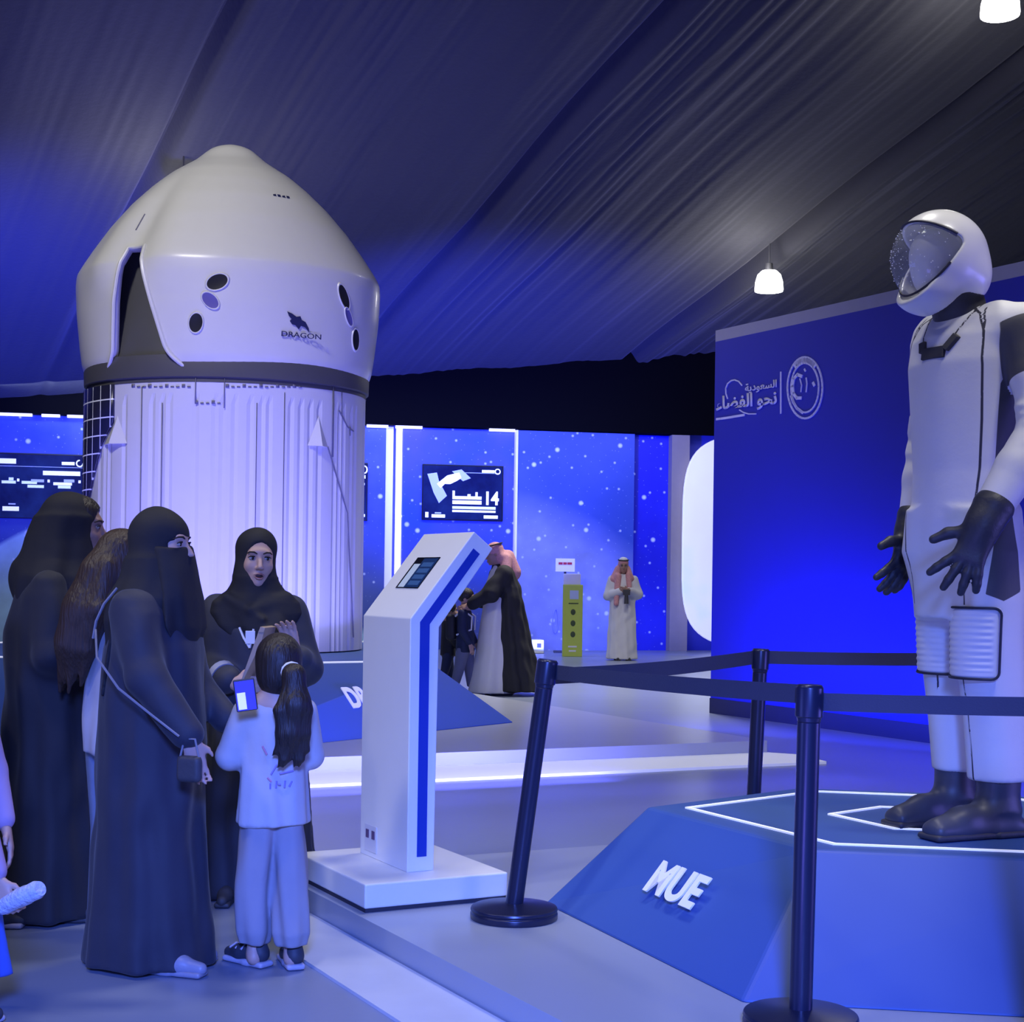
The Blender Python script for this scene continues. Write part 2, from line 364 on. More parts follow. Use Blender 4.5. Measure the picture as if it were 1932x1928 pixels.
def star_mat(name, c0, c1, planet=None, pcol=(0.5, 0.6, 1.0), soft=0.03, emit=0.0):
    m = mat(name, c0, rough=0.55); nt = m.node_tree; b = nt.nodes['Principled BSDF']; N = nt.nodes.new; Lk = nt.links.new
    tc = N('ShaderNodeTexCoord'); sp = N('ShaderNodeSeparateXYZ'); Lk(tc.outputs['Object'], sp.inputs[0])
    cb = N('ShaderNodeCombineXYZ'); Lk(sp.outputs['X'], cb.inputs['X']); Lk(sp.outputs['Z'], cb.inputs['Y'])
    n = N('ShaderNodeTexNoise'); n.inputs['Scale'].default_value = 0.55; n.inputs['Detail'].default_value = 6; Lk(cb.outputs[0], n.inputs['Vector'])
    rp = N('ShaderNodeValToRGB'); rp.color_ramp.elements[0].position = 0.35; rp.color_ramp.elements[1].position = 0.7
    rp.color_ramp.elements[0].color = c0 + (1,); rp.color_ramp.elements[1].color = c1 + (1,); Lk(n.outputs['Fac'], rp.inputs[0]); col = rp.outputs[0]
    def mth(op, a, bv):
        q = N('ShaderNodeMath'); q.operation = op; q.use_clamp = False
        for i, x in enumerate((a, bv)):
            if isinstance(x, (int, float)): q.inputs[i].default_value = x
            else: Lk(x, q.inputs[i])
        return q.outputs[0]
    def mixc(f, A, B):
        q = N('ShaderNodeMix'); q.data_type = 'RGBA'; q.clamp_factor = True
        Lk(f, q.inputs['Factor'])
        for nm, x in (('A', A), ('B', B)):
            if isinstance(x, tuple): q.inputs[nm].default_value = x + (1,)
            else: Lk(x, q.inputs[nm])
        return q.outputs['Result']
    if planet:
        cx, cz, rad = planet
        d = mth('SQRT', mth('ADD', mth('POWER', mth('ABSOLUTE', mth('SUBTRACT', sp.outputs['X'], cx), 0), 2), mth('POWER', mth('ABSOLUTE', mth('SUBTRACT', sp.outputs['Z'], cz), 0), 2)), 0)
        f = mth('DIVIDE', mth('SUBTRACT', rad, d), soft)
        q = N('ShaderNodeClamp'); Lk(f, q.inputs[0]); n3 = N('ShaderNodeTexNoise'); n3.inputs['Scale'].default_value = 2.5; Lk(cb.outputs[0], n3.inputs['Vector'])
        pc = mixc(n3.outputs['Fac'], pcol, tuple(c * 0.55 for c in pcol)); col = mixc(q.outputs[0], col, pc)
    for sc, th, br in ((1.05, 0.060, 1.0), (2.1, 0.07, 0.6), (5.0, 0.06, 0.2)):
        v = N('ShaderNodeTexVoronoi'); v.voronoi_dimensions = '2D'; v.inputs['Scale'].default_value = sc; Lk(cb.outputs[0], v.inputs['Vector'])
        f = mth('MULTIPLY', mth('DIVIDE', mth('SUBTRACT', th, v.outputs['Distance']), th * 0.6), br); q = N('ShaderNodeClamp'); Lk(f, q.inputs[0])
        col = mixc(q.outputs[0], col, (0.75, 0.85, 1.0))
    Lk(col, b.inputs['Base Color'])
    return m
M_black = mat('black_curtain', (0.003, 0.003, 0.004), rough=1.0); M_black.node_tree.nodes['Principled BSDF'].inputs['Specular IOR Level'].default_value = 0.05
M_blueback = mat('deep_blue_panel', rgb(30, 45, 190), rough=0.5)
st(wbox(-16, 12, 0, ZT + 0.3, -0.30, -0.1).build('wall_back', M_blueback))
st(wbox(-16, 12, ZT + 0.02, 8.5, 0.15, 0.3).build('wall_valance', M_black))
xA, xB0, xB1, xC0, xC1, xD1 = wall_x(725), wall_x(757), wall_x(966), wall_x(971), wall_x(1190), wall_x(1258)
pl = wall_at(270, 1420, 0.12)
st(wbox(-16, xA, 0, ZT, -0.1, 0.12).build('wall_back_left', star_mat('starry_print_left', rgb(40, 70, 160), rgb(95, 110, 185), (pl.x, pl.z, 4.75), (0.55, 0.85, 1.0), 0.08)))
st(wbox(xB0, xB1, 0, ZT, -0.1, 0.12).build('wall_back_middle', star_mat('starry_print_middle', rgb(38, 78, 170), rgb(88, 88, 165))))
pc = wall_at(890, 1400, 0.22)
st(wbox(xC0, xC1, 0, ZT, -0.1, 0.22).build('wall_back_right', star_mat('starry_print_right', rgb(45, 76, 165), rgb(70, 95, 180), (pc.x, pc.z, 5.1), (0.36, 0.42, 0.95), 0.9)))
st(wbox(xC1, xD1, 0, ZT, -0.1, 0.05).build('wall_back_corner', star_mat('starry_print_corner', rgb(16, 22, 190), rgb(30, 40, 225))))
M_led = mat('white_led', (1, 1, 1), emit=3.0, ecol=(0.86, 0.9, 1.0))
M_softglow = mat('soft_violet_glow', (0.8, 0.8, 1), emit=0.8, ecol=(0.55, 0.55, 1.0))
M_whitepaint = mat('white_paint', (0.78, 0.78, 0.8), rough=0.45, var=0.03)
st(wbox(wall_x(746), wall_x(755), 0, ZT, -0.1, 0.16).build('trim_1', M_led))
st(wbox(wall_x(725), wall_x(739), 0, ZT, -0.1, 0.10).build('trim_2', M_softglow))  # white-painted recess side; the LED light on it is put in as glow
st(wbox(wall_x(967), wall_x(971), 0, ZT, -0.1, 0.26).build('trim_3', M_softglow))
for i, (p0, p1) in enumerate(((688, 728), (742, 792), (918, 966), (-40, 60), (78, 112), (126, 166))):
    st(wbox(wall_x(p0), wall_x(p1), ZT - 0.03, ZT + 0.035, 0.13, 0.2).build('trim_%d' % (i + 4), M_led))
st(wbox(xD1, wall_x(1291), 0, ZT, -0.1, 0.3).build('wall_column', mat('beige_column', (0.32, 0.28, 0.27), rough=0.6)))

# --- blue exhibition wall on the right
A0, A1 = Vector((2.13, 15.8, 0)), Vector((2.13, 15.8, 0)) + Vector((0.497, -0.868, 0)) * 12.5
wdr = (A1 - A0).normalized(); wnr = Vector((-wdr.y, wdr.x, 0)) * -1          # towards the hall
M_blue = mat('royal_blue_wall', rgb(34, 40, 165), rough=0.5, var=0.04, nscale=2)
st(MB().extrude([A0, A1, A1 + Vector((0, 0, 3.95)), A0 + Vector((0, 0, 3.95))], -wnr * 0.28).build('wall_right', M_blue))
st(MB().extrude([A0 + wnr * 0.012, A1 + wnr * 0.012, A1 + wnr * 0.012 + Vector((0, 0, 0.16)), A0 + wnr * 0.012 + Vector((0, 0, 0.16))], -wnr * 0.01).build('baseboard_right', mat('dark_skirting', (0.02, 0.022, 0.05), rough=0.5)))
M_cap = mat('grey_wall_cap', (0.3, 0.3, 0.42), rough=0.5)
st(MB().extrude([A0 + Vector((0, 0, 3.95)), A1 + Vector((0, 0, 3.95)), A1 + Vector((0, 0, 4.07)), A0 + Vector((0, 0, 4.07))], -wnr * 0.34).build('trim_10', M_cap))
def rwall(px, py, d=0.0):                        # photo pixel on the right wall
    p = at(px, py, 1.0) - Vector((0, 0, EYE)); q = A0 + wnr * d
    Y = q.dot(wnr) / p.dot(wnr); return at(px, py, Y)

# --- raised white decks
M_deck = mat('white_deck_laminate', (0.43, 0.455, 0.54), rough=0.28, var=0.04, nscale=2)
M_step = mat('lit_white_step', (0.85, 0.87, 0.9), rough=0.5, emit=0.42, ecol=(0.82, 0.88, 1.0))  # LED light on the step is put in as its own emission
near = [(-0.945, 6.32), (0.45, 3.8), (1.99, 1.0), (6.0, 3.2), (3.4, 8.6), (-0.28, 6.86), (-0.34, 6.63)]
o = MB().prism(near, 0.0, 0.10).build('display_deck', mat('dimmed_deck_laminate', (0.33, 0.365, 0.45), rough=0.28, var=0.04, nscale=2)); tag(o, 'low white deck under the tilted info stand and the space suit platform', 'deck')  # same white laminate as the far deck, foreground darkening put into its colour
e0, e1 = Vector((-0.80, 6.06, 0)), Vector((1.99, 1.0, 0)); en = Vector((-0.875, -0.483, 0))
o = MB().prism([tuple((e0 + en * 0.005)[:2]), tuple((e1 + en * 0.005)[:2]), tuple((e1 + en * 0.30)[:2]), tuple((e0 + en * 0.30 + Vector((0.2, -0.35, 0)))[:2])], 0.0, 0.012).build('edge_spill', mat('pale_edge_spill', (0.6, 0.62, 0.68), rough=0.35)); tag(o, 'pale flat slab for light spilled on the floor along the near deck edge by the girl', 'light spill')  # LED light spilling onto the floor, put in as a pale slab
F0 = Vector((-6.0, 8.35, 0)); F1 = Vector((2.08, 12.0, 0))
far = [F0, F1, F1 + Vector((-2.6, 4.75, 0)), Vector((-1.5, 19.5, 0)), Vector((-8.5, 17.5, 0)), Vector((-9.0, 12.0, 0))]
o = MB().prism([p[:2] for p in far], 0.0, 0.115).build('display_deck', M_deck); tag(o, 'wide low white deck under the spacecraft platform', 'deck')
fd = (F1 - F0).normalized(); fn = Vector((fd.y, -fd.x, 0))
o = MB().prism([(F0 + fn * 0.006)[:2], (F1 + fn * 0.006)[:2], (F1 + fd * 0.16 + fn * 0.2)[:2], (F1 + fd * 0.1 + fn * 0.66)[:2], (F0 + fn * 0.66)[:2]], 0.0, 0.02).build('lit_step', M_step); tag(o, 'lit white step along the front of the far white deck', 'step')
# blue LED glow at the foot of the far deck, from an added floating light
dl_ = area('deck_fill', tuple(F0.lerp(F1, 0.62) + fn * 1.45 + Vector((0, 0, 0.25))), tuple(F0.lerp(F1, 0.62) + fn * 0.95), 0.5, 22, (0.15, 0.14, 1.0), 6.5); dl_.rotation_euler = (0, 0, math.atan2(fd.y, fd.x) + R(90))

# ================================================================== EXHIBITS
M_white = mat('white_shell', (0.74, 0.74, 0.73), rough=0.32, var=0.02, coat=0.15)
M_plat = mat('matte_blue_platform', rgb(56, 90, 156), rough=0.55, var=0.03, nscale=3)
M_letter = mat('white_lettering', (0.85, 0.87, 0.95), rough=0.5, emit=0.15, ecol=(0.8, 0.85, 1))
M_charcoal = mat('charcoal_collar', (0.085, 0.085, 0.095), rough=0.5)
# --- platform of the space suit
HP = 0.5
bot = [(0.145, 5.885), (0.72, 4.53), (2.2, 4.32), (3.05, 5.2), (2.45, 6.7), (1.15, 6.52)]
top = [(0.545, 5.82), (1.02, 4.93), (1.98, 4.78), (2.6, 5.4), (2.2, 6.25), (1.25, 6.42)]
def toff(poly, k):
    cx = sum(p[0] for p in poly) / len(poly); cy = sum(p[1] for p in poly) / len(poly)
    return [(cx + (p[0] - cx) * k, cy + (p[1] - cy) * k) for p in poly]
plat = empty('display_platform', (1.6, 5.6, 0.1), 0, 'blue faceted platform marked MUE under the white space suit', 'platform')
def put(o, parent): o.parent = parent; o.matrix_parent_inverse = Matrix.Translation(-Vector(parent.location)); return o
put(MB().frustum(bot, 0.1, top, HP).build('body', M_plat, bevel=0.012), plat)
def ring(poly, k0, k1, z, h):
    a = toff(poly, k0); b = toff(poly, k1); n = len(a); m = MB()
    V = [(p[0], p[1], z) for p in a] + [(p[0], p[1], z) for p in b] + [(p[0], p[1], z + h) for p in a] + [(p[0], p[1], z + h) for p in b]
    F = []
    for i in range(n):
        j = (i + 1) % n
        F += [(i, j, n + j, n + i), (2 * n + i, 3 * n + i, 3 * n + j, 2 * n + j), (i, 2 * n + i, 2 * n + j, j), (n + i, n + j, 3 * n + j, 3 * n + i)]
    return m.add(V, F)
M_ring = mat('white_light_line', (1, 1, 1), emit=0.85, ecol=(0.85, 0.9, 1.0))
put(ring(top, 0.865, 0.845, HP, 0.006).build('light_line', M_ring), plat)
put(ring(top, 0.36, 0.34, HP, 0.006).build('light_line', M_ring), plat)
# MUE on the sloping left face
e = (Vector((0.72, 4.53, 0.1)) - Vector((0.145, 5.885, 0.1))).normalized()
up = (Vector((0.545, 5.82, HP)) - Vector((0.145, 5.885, 0.1))); nrm = e.cross(up).normalized(); upn = nrm.cross(e).normalized()
def on_face(px, py):
    p = at(px, py, 1.0) - Vector((0, 0, EYE)); q = Vector((0.145, 5.885, 0.1)) - Vector((0, 0, EYE))
    return Vector((0, 0, EYE)) + p * (q.dot(nrm) / p.dot(nrm))
o = on_face(1214, 1677) + nrm * 0.004
put(text_obj('lettering', 'MUE', M_letter, frame(o, e, upn), 0.13, None, 0.003, 0.98, 0.006), plat)
# --- platform of the spacecraft
CX, CY = at(428, 900, 15.1).x, 15.1
ZP = 0.65
cpl = empty('display_platform', (CX, CY, 0.115), 0, 'large blue faceted platform carrying the white spacecraft', 'platform')
cb_ = [(0.03, 13.2), (-2.25, 10.35), (-5.6, 11.6), (-6.6, 15.2), (-4.6, 18.6), (-0.9, 17.6)]
ct_ = [(-0.72, 13.1), (-2.2, 12.25), (-4.9, 12.9), (-5.6, 15.3), (-4.2, 17.6), (-1.4, 17.0)]
put(MB().frustum(cb_, 0.115, ct_, ZP).build('body', M_plat, bevel=0.015), cpl)
put(ring(ct_, 0.975, 0.955, ZP, 0.012).build('light_line', M_ring), cpl)
e = (Vector((0.03, 13.2, 0.115)) - Vector((-2.25, 10.35, 0.115))).normalized()
up = Vector((-0.72, 13.1, ZP)) - Vector((0.03, 13.2, 0.115)); nrm2 = e.cross(up).normalized(); upn = nrm2.cross(e).normalized()
p = at(664, 1335, 1.0) - Vector((0, 0, EYE)); q = Vector((0.03, 13.2, 0.115)) - Vector((0, 0, EYE))
o = Vector((0, 0, EYE)) + p * (q.dot(nrm2) / p.dot(nrm2)) + nrm2 * 0.006
put(text_obj('lettering', 'DRAGON', M_letter, frame(o, e, upn), 0.21, None, 0.004, 0.62, 0.01), cpl)

# --- the spacecraft: capsule on its trunk
ship = empty('spacecraft', (CX, CY, ZP + 0.012), 0, 'white gumdrop capsule mounted on its tall cylindrical trunk, on the far platform', 'spacecraft model')
KY = 0.85
ZTR = 3.26
RT = 1.395
def srf(th, r, z): return Vector((r * math.sin(th), -r * math.cos(th) * KY, z - ZP - 0.012))   # th: 0 towards the visitors, + to the right
def zpx(py): return EYE + (1088 - py) / 185.4
# profile of the shell (height, radius)
PR = [(3.33, 1.375), (3.36, 1.41), (3.45, 1.442), (3.60, 1.462), (3.95, 1.495), (4.25, 1.508), (4.36, 1.50), (4.44, 1.455), (4.60, 1.355), (4.84, 1.19), (5.08, 0.99), (5.28, 0.785), (5.42, 0.615), (5.51, 0.475), (5.575, 0.37), (5.63, 0.305), (5.70, 0.225), (5.74, 0.15), (5.765, 0.04)]
pz = np.array([p[0] for p in PR]); pr_ = np.array([p[1] for p in PR])
gz = np.linspace(pz[0], pz[-1], 500); gr = np.interp(gz, pz, pr_)
kern = np.exp(-(np.arange(-15, 16) / 5.0) ** 2); kern /= kern.sum()
gr = np.convolve(np.concatenate([2 * gr[0] - gr[1:16][::-1], gr, 2 * gr[-1] - gr[-16:-1][::-1]]), kern, 'valid')
zz = np.concatenate([np.linspace(pz[0], 4.2, 50)[:-1], np.linspace(4.2, 4.7, 30)[:-1], np.linspace(4.7, 5.4, 40)[:-1], np.linspace(5.4, pz[-1], 40)])
def rad(th, z):
    r = float(np.interp(z, gz, gr))
    b = math.exp(-((z - 4.25) / 0.85) ** 2)
    dt = th + R(31); dt = (dt + math.pi) % (2 * math.pi) - math.pi
    v = max(0.0, min(1.0, (5.5 - z) / 0.7)) * max(0.0, min(1.0, (z - 4.0) / 0.4))
    return r * (1 + 0.018 * b * math.cos(4 * (th - R(85))) + v * (-0.055 * math.exp(-(dt / 0.13) ** 2) + 0.022 * math.exp(-((abs(dt) - 0.30) / 0.14) ** 2)))
ZC = 4.50; TCZ = lambda z: R(-30.5) + R(4.0) * max(0.0, min(1.0, (ZC - z) / 1.1))                            # centre and top of the cut-out
def cutw(z):
    t = max(0.0, (ZC - z) / (ZC - 3.33)); return 0.082 + 0.165 * t + 0.10 * max(0, (3.56 - z) / 0.23) ** 2.2
NT = 200
V = []; F = []; nz = len(zz)
iz_cut = int(np.argmin(np.abs(zz - ZC))); zz[iz_cut] = ZC
def thcol(s, z):                                   # s in 0..1 around; the first part spans the cut-out
    w_ = cutw(min(z, ZC)); sw = 0.08; tc = TCZ(z)
    if s < sw: return tc - w_ + 2 * w_ * s / sw
    return tc + w_ + (2 * math.pi - 2 * w_) * (s - sw) / (1 - sw)
ss = [0.08 * i / 12 for i in range(12)] + [0.08 + 0.92 * i / (NT - 12) for i in range(NT - 12)]
for z in zz:
    for s in ss: 
        t = thcol(s, z); V.append(srf(t, rad(t, z), z))
for i in range(nz - 1):
    for j in range(NT):
        if j < 12 and zz[i + 1] <= ZC + 1e-6: continue
        F.append((i * NT + j, i * NT + (j + 1) % NT, (i + 1) * NT + (j + 1) % NT, (i + 1) * NT + j))
F.append(tuple((nz - 1) * NT + j for j in range(NT)))
sh = obj('capsule_shell', V, F, M_white, ship, smooth=True, solid=0.07)
# rim around the cut-out
rim = []
for z in zz:
    if z <= ZC: rim.append(srf(TCZ(z) - cutw(z), rad(TCZ(z) - cutw(z), z) + 0.006, z))
for k in range(1, 8):
    t = TCZ(ZC) - cutw(ZC) + 2 * cutw(ZC) * k / 8; rim.append(srf(t, rad(t, ZC) + 0.006, ZC))
for z in zz[::-1]:
    if z <= ZC: rim.append(srf(TCZ(z) + cutw(z), rad(TCZ(z) + cutw(z), z) + 0.006, z))
MB().tube(rim, 0.02, 8).build('cutout_rim', M_white, ship, smooth=True)
# dark inner cone seen in the cut-out, dark collar
MB().lathe([(1.40, 3.2), (1.39, 3.36), (1.36, 3.45), (1.12, 4.55), (0.9, 4.75)], 64, (0, 0, -ZP - 0.012), Matrix.Diagonal((1, KY, 1))).build('inner_hull', M_charcoal, ship, smooth=True)
MB().lathe([(1.40, 3.24), (1.425, 3.25), (1.43, 3.38), (1.41, 3.46), (1.38, 3.47)], 96, (0, 0, -ZP - 0.012), Matrix.Diagonal((1, KY, 1))).build('collar', M_charcoal, ship, smooth=True)
# trunk with panel seams
M_trunk = mat('white_trunk', (0.68, 0.68, 0.74), rough=0.4, var=0.03)
def wrap(poly, r, name, m, parent=ship, thick=0.012, steps=10):  # outline in (angle deg, height) wrapped on the trunk
    bm = bmesh.new(); vs = []
    n = len(poly)
    for i in range(n):
        a, b = poly[i], poly[(i + 1) % n]
        k = max(1, int(abs(b[0] - a[0]) / 3))
        for q in range(k): vs.append((a[0] + (b[0] - a[0]) * q / k, a[1] + (b[1] - a[1]) * q / k))
    f = bm.faces.new([bm.verts.new((v[0] * 0.03, v[1], 0)) for v in vs])
    lo = min(v[0] for v in vs); hi = max(v[0] for v in vs); x = lo + 3
    while x < hi - 0.5:
        bmesh.ops.bisect_plane(bm, geom=bm.verts[:] + bm.edges[:] + bm.faces[:], plane_co=(x * 0.03, 0, 0), plane_no=(1, 0, 0)); x += 3
    bmesh.ops.triangulate(bm, faces=[f for f in bm.faces if len(f.verts) > 4])
    uv = [(v.co.x / 0.03, v.co.y) for v in bm.verts]; bm.verts.index_update()
    VV = [srf(R(u), r, h) for u, h in uv]; FF = [tuple(v.index for v in f.verts) for f in bm.faces]; bm.free()
    return obj(name, VV, FF, m, parent, smooth=True, uv=uv, solid=-thick)
V = []; F = []; NA = 240; groove = set()
rs2 = random.Random(5)
for k in range(-26, 27):
    if k in (-4, 4) or rs2.random() < 0.7: groove.add(round((k * 4.3 + rs2.uniform(-1, 1)) / 1.5) % NA)
prof_z = [ZP + 0.012, 0.9, 1.5, 2.2, 3.0, 3.1, ZTR]
for z in prof_z:
    for j in range(NA): V.append(srf(R(j * 1.5), RT - (0.014 if j in groove and z < 3.05 else 0), z))
for i in range(len(prof_z) - 1):
    for j in range(NA): F.append((i * NA + j, i * NA + (j + 1) % NA, (i + 1) * NA + (j + 1) % NA, (i + 1) * NA + j))
F += [tuple(range(NA))[::-1], tuple((len(prof_z) - 1) * NA + j for j in range(NA))]
obj('trunk', V, F, M_trunk, ship, smooth=False)
M_line = mat('grey_marking', (0.16, 0.16, 0.24), rough=0.6)
def deg(px, py, r=RT): 
    return math.degrees(math.asin(max(-0.999, min(0.999, (px - 428) / (r * 185.4)))))
def tk(px, py):                                    # angle in degrees and height of a trunk point from the photo
    th = 0.0
    for _ in range(40):
        q = at(px, py, CY - RT * math.cos(th) * KY); th = 0.5 * th + 0.5 * math.asin(max(-0.999, min(0.999, (q.x - CX) / RT)))
    return math.degrees(th), q.z
# dark solar cells on the left flank
cells = mat('solar_cells', (0.012, 0.014, 0.045), rough=0.3)
nt = cells.node_tree; bsdf = nt.nodes['Principled BSDF']; uvn = nt.nodes.new('ShaderNodeUVMap')
br = nt.nodes.new('ShaderNodeTexBrick'); br.offset = 0; br.inputs['Scale'].default_value = 1; br.inputs['Brick Width'].default_value = 7.0; br.inputs['Row Height'].default_value = 0.17
br.inputs['Mortar Size'].default_value = 0.007; br.inputs['Mortar Smooth'].default_value = 0.2
br.inputs['Color1'].default_value = (0.012, 0.014, 0.05, 1); br.inputs['Color2'].default_value = (0.02, 0.02, 0.06, 1); br.inputs['Mortar'].default_value = (0.75, 0.78, 1, 1)
mp = nt.nodes.new('ShaderNodeMapping'); mp.inputs['Scale'].default_value = (0.0244, 1, 1); nt.links.new(uvn.outputs[0], mp.inputs[0]); nt.links.new(mp.outputs[0], br.inputs['Vector']); nt.links.new(br.outputs['Color'], bsdf.inputs['Base Color'])
br.inputs['Brick Width'].default_value = 0.17
wrap([(-178, 0.75), (-88, 0.75), (-84, 1.3), tk(172, 940), tk(196, 838), tk(217, 797), (tk(217, 797)[0], 3.2), (-178, 3.2)], RT + 0.012, 'solar_panel', cells, thick=0.02)
# fins: thin wedges with a gable top on the front flanks
for ap, b1_, b2_ in (((222, 784), (197, 838), (240, 838)), ((601, 785), (580, 842), (618, 842))):
    (aa_, za), (ab, zb), (ac, zc) = tk(*ap), tk(*b1_), tk(*b2_); fm = MB(); zb = zc = (zb + zc) / 2
    P = srf(R(aa_), RT, za); B1 = srf(R(ab), RT + 0.004, zb); B2 = srf(R(ac), RT + 0.004, zb); am = R((ab + ac) / 2); N_ = Vector((math.sin(am), -math.cos(am), 0))
    tip = srf(am, RT, zb) + N_ * 0.07
    fm.add([P, B1, B2, tip], [(0, 1, 3), (0, 3, 2), (1, 2, 3), (0, 2, 1)]); fm.build('fin_cap', M_white, ship)
def vline(px, y0, y1, w_=0.3, nm='panel_seam'):
    a, z0 = tk(px, y1); z1 = tk(px, y0)[1]; wrap([(a - w_, z0), (a + w_, z0), (a + w_, z1), (a - w_, z1)], RT + 0.006, nm, M_line, thick=0.006)
for px, y0, y1 in ((626, 718, 862), (644, 735, 785), (660, 805, 822), (369, 708, 760), (423, 708, 770), (262, 730, 1230), (300, 760, 1230), (478, 760, 1230), (530, 740, 1230)): vline(px, y0, y1, 0.42 if px == 626 else 0.16)
for x0, x1, y in ((249, 355, 731), (426, 572, 731), (368, 420, 762)):
    x = x0; k = 0
    while x < x1:
        a, z = tk(x, y); b = tk(x + 6, y)[0]; q = 0.012 if k % 3 else 0.03; wrap([(a, z), (b, z), (b, z + q), (a, z + q)], RT + 0.006, 'stencil_mark', M_line, thick=0.005); x += 10.5; k += 1
for pts in ([(618, 843), (655, 968), (668, 1236)], [(640, 775), (655, 805), (668, 815)]):
    q = []
    for i in range(len(pts) - 1):
        for t in range(8): q.append((pts[i][0] + (pts[i + 1][0] - pts[i][0]) * t / 8, pts[i][1] + (pts[i + 1][1] - pts[i][1]) * t / 8))
    MB().tube([srf(R(tk(*p)[0]), RT + 0.003, tk(*p)[1]) for p in q], 0.007, 6).build('panel_seam', M_line, ship)
# things set into the shell: thruster ports, emblem, lettering
def shell_frame(px, py):                           # angle and height of a shell point from the photo
    th, z = 0.0, zpx(py)
    for _ in range(30):
        r = rad(th, z); Yp = CY - r * math.cos(th) * KY
        tgt = at(px, py, Yp); z = tgt.z; th = math.asin(max(-0.99, min(0.99, (tgt.x - CX) / r)))
    return th, z
def shell_M(th, z, lift=0.0):
    p = srf(th, rad(th, z), z); a = srf(th + 0.01, rad(th + 0.01, z), z) - p; b = srf(th, rad(th, z + 0.01), z + 0.01) - p
    M = frame(p, a, b); M.translation = p + Vector((M[0][2], M[1][2], M[2][2])) * lift; return M
M_port = mat('dark_thruster_port', (0.05, 0.05, 0.06), rough=0.35, metal=0.6); M_portv = mat('violet_port', (0.2, 0.18, 0.5), rough=0.3, metal=0.3)
for px, py, w_, h_, rot, m in ((410, 532, 0.10, 0.066, 25, M_port), (397, 567, 0.088, 0.056, -42, M_portv), (370, 609, 0.088, 0.062, 80, M_port), (648, 560, 0.12, 0.05, -62, M_port), (657, 598, 0.09, 0.035, -60, M_portv), (670, 641, 0.10, 0.05, -80, M_port)):
    th, z = shell_frame(px, py); M = shell_M(th, z) @ Matrix.Rotation(R(rot), 4, 'Z')
    g = MB(); n = 28
    for (k0, z0), (k1, z1) in (((1.22, 0.0), (1.12, 0.014)), ((1.12, 0.014), (1.0, 0.012)), ((1.0, 0.012), (0.86, -0.012))):
        VV = [M @ Vector((w_ * k0 * math.cos(t * 2 * math.pi / n), h_ * k0 * math.sin(t * 2 * math.pi / n), z0)) for t in range(n)] + [M @ Vector((w_ * k1 * math.cos(t * 2 * math.pi / n), h_ * k1 * math.sin(t * 2 * math.pi / n), z1)) for t in range(n)]
        g.add(VV, [(i, (i + 1) % n, n + (i + 1) % n, n + i) for i in range(n)])
    po = g.build('thruster_port', M_white, ship, smooth=True)
    g = MB(); VV = [M @ Vector((w_ * 1.0 * math.cos(t * 2 * math.pi / n), h_ * 1.0 * math.sin(t * 2 * math.pi / n), 0.0125)) for t in range(n)] + [M @ Vector((0, 0, 0.004))]
    g.add(VV, [(i, (i + 1) % n, n) for i in range(n)]).build('nozzle', m, po, smooth=True)
M_navy = mat('navy_print', (0.02, 0.025, 0.09), rough=0.5)
th, z = shell_frame(560, 607); M = shell_M(th, z, 0.006)
wing = [(-0.105, 0.085), (-0.055, 0.07), (-0.01, 0.045), (0.03, 0.055), (0.045, 0.02), (0.085, 0.005), (0.12, -0.05), (0.125, -0.085), (0.085, -0.045), (0.04, -0.035), (0.02, -0.07), (-0.015, -0.035), (-0.05, -0.03), (-0.075, 0.0), (-0.055, 0.02), (-0.085, 0.045)]
MB().extrude([M @ Vector((x, y, 0)) for x, y in wing], M.to_3x3() @ Vector((0, 0, 0.006))).build('emblem', M_navy, ship)
th, z = shell_frame(529, 634); text_obj('lettering', 'DRAGON', M_navy, shell_M(th, z, 0.012), 0.05, ship, 0.004, 1.35)
for k in range(4):
    th, z = shell_frame(515 + k * 8.5, 368 + k * 1.4); M = shell_M(th, z, 0.004)
    MB().extrude([M @ Vector(q) for q in ((0, -0.014, 0), (0.03, -0.014, 0), (0.03, 0.014, 0), (0, 0.014 if k % 2 else 0.004, 0))], M.to_3x3() @ Vector((0, 0, 0.004))).build('stencil_mark', M_navy, ship)
# thin dark seam high on the left shoulder
MB().tube([srf(*(lambda t: (t[0], rad(*t) + 0.004, t[1]))(shell_frame(px, py))) for px, py in ((274, 404), (266, 418), (257, 434))], 0.006, 6).build('panel_seam', M_line, ship)
# white spot at the foot of the trunk and blue wash on it
spot('trunk_spot', tuple(at(645, 1242, 13.25)), tuple(at(640, 1120, 13.95)), 60, (0.8, 0.85, 1.0), 80, 0.8, 0.05)
area('trunk_wash', (-2.9, 12.75, 0.72), (-2.9, 14.2, 2.4), 2.6, 90, (0.2, 0.18, 1.0), 0.12, 150)

# --- tilted info stand
KO = Vector((-0.402, 5.91, 0)); kw = WD.normalized(); kd = DD.normalized()
KF = (lambda d, z, w_: KO + kd * d + kw * w_ + Vector((0, 0, z)))
kio = empty('info_stand', (-0.45, 6.15, 0.1), 0, 'tall white info stand with a tilted top and small screen on the near deck', 'info stand')
M_kiosk = mat('white_stand_laminate', (0.80, 0.80, 0.78), rough=0.38, var=0.02)
Fc, Lc, Rc = Vector((-0.545, 5.67, 0)), Vector((-0.90, 6.32, 0)), Vector((0.0, 5.95, 0))
bq = [Fc, Rc, Rc + Lc - Fc, Lc]
put(MB().prism([p[:2] for p in toff([p[:2] for p in bq], 0.985)], 0.1, 0.118).build('plinth_gap', mat('dark_gap', (0.03, 0.03, 0.05)), None), kio)
put(MB().prism([p[:2] for p in bq], 0.116, 0.21).build('base', M_kiosk, bevel=0.006), kio)
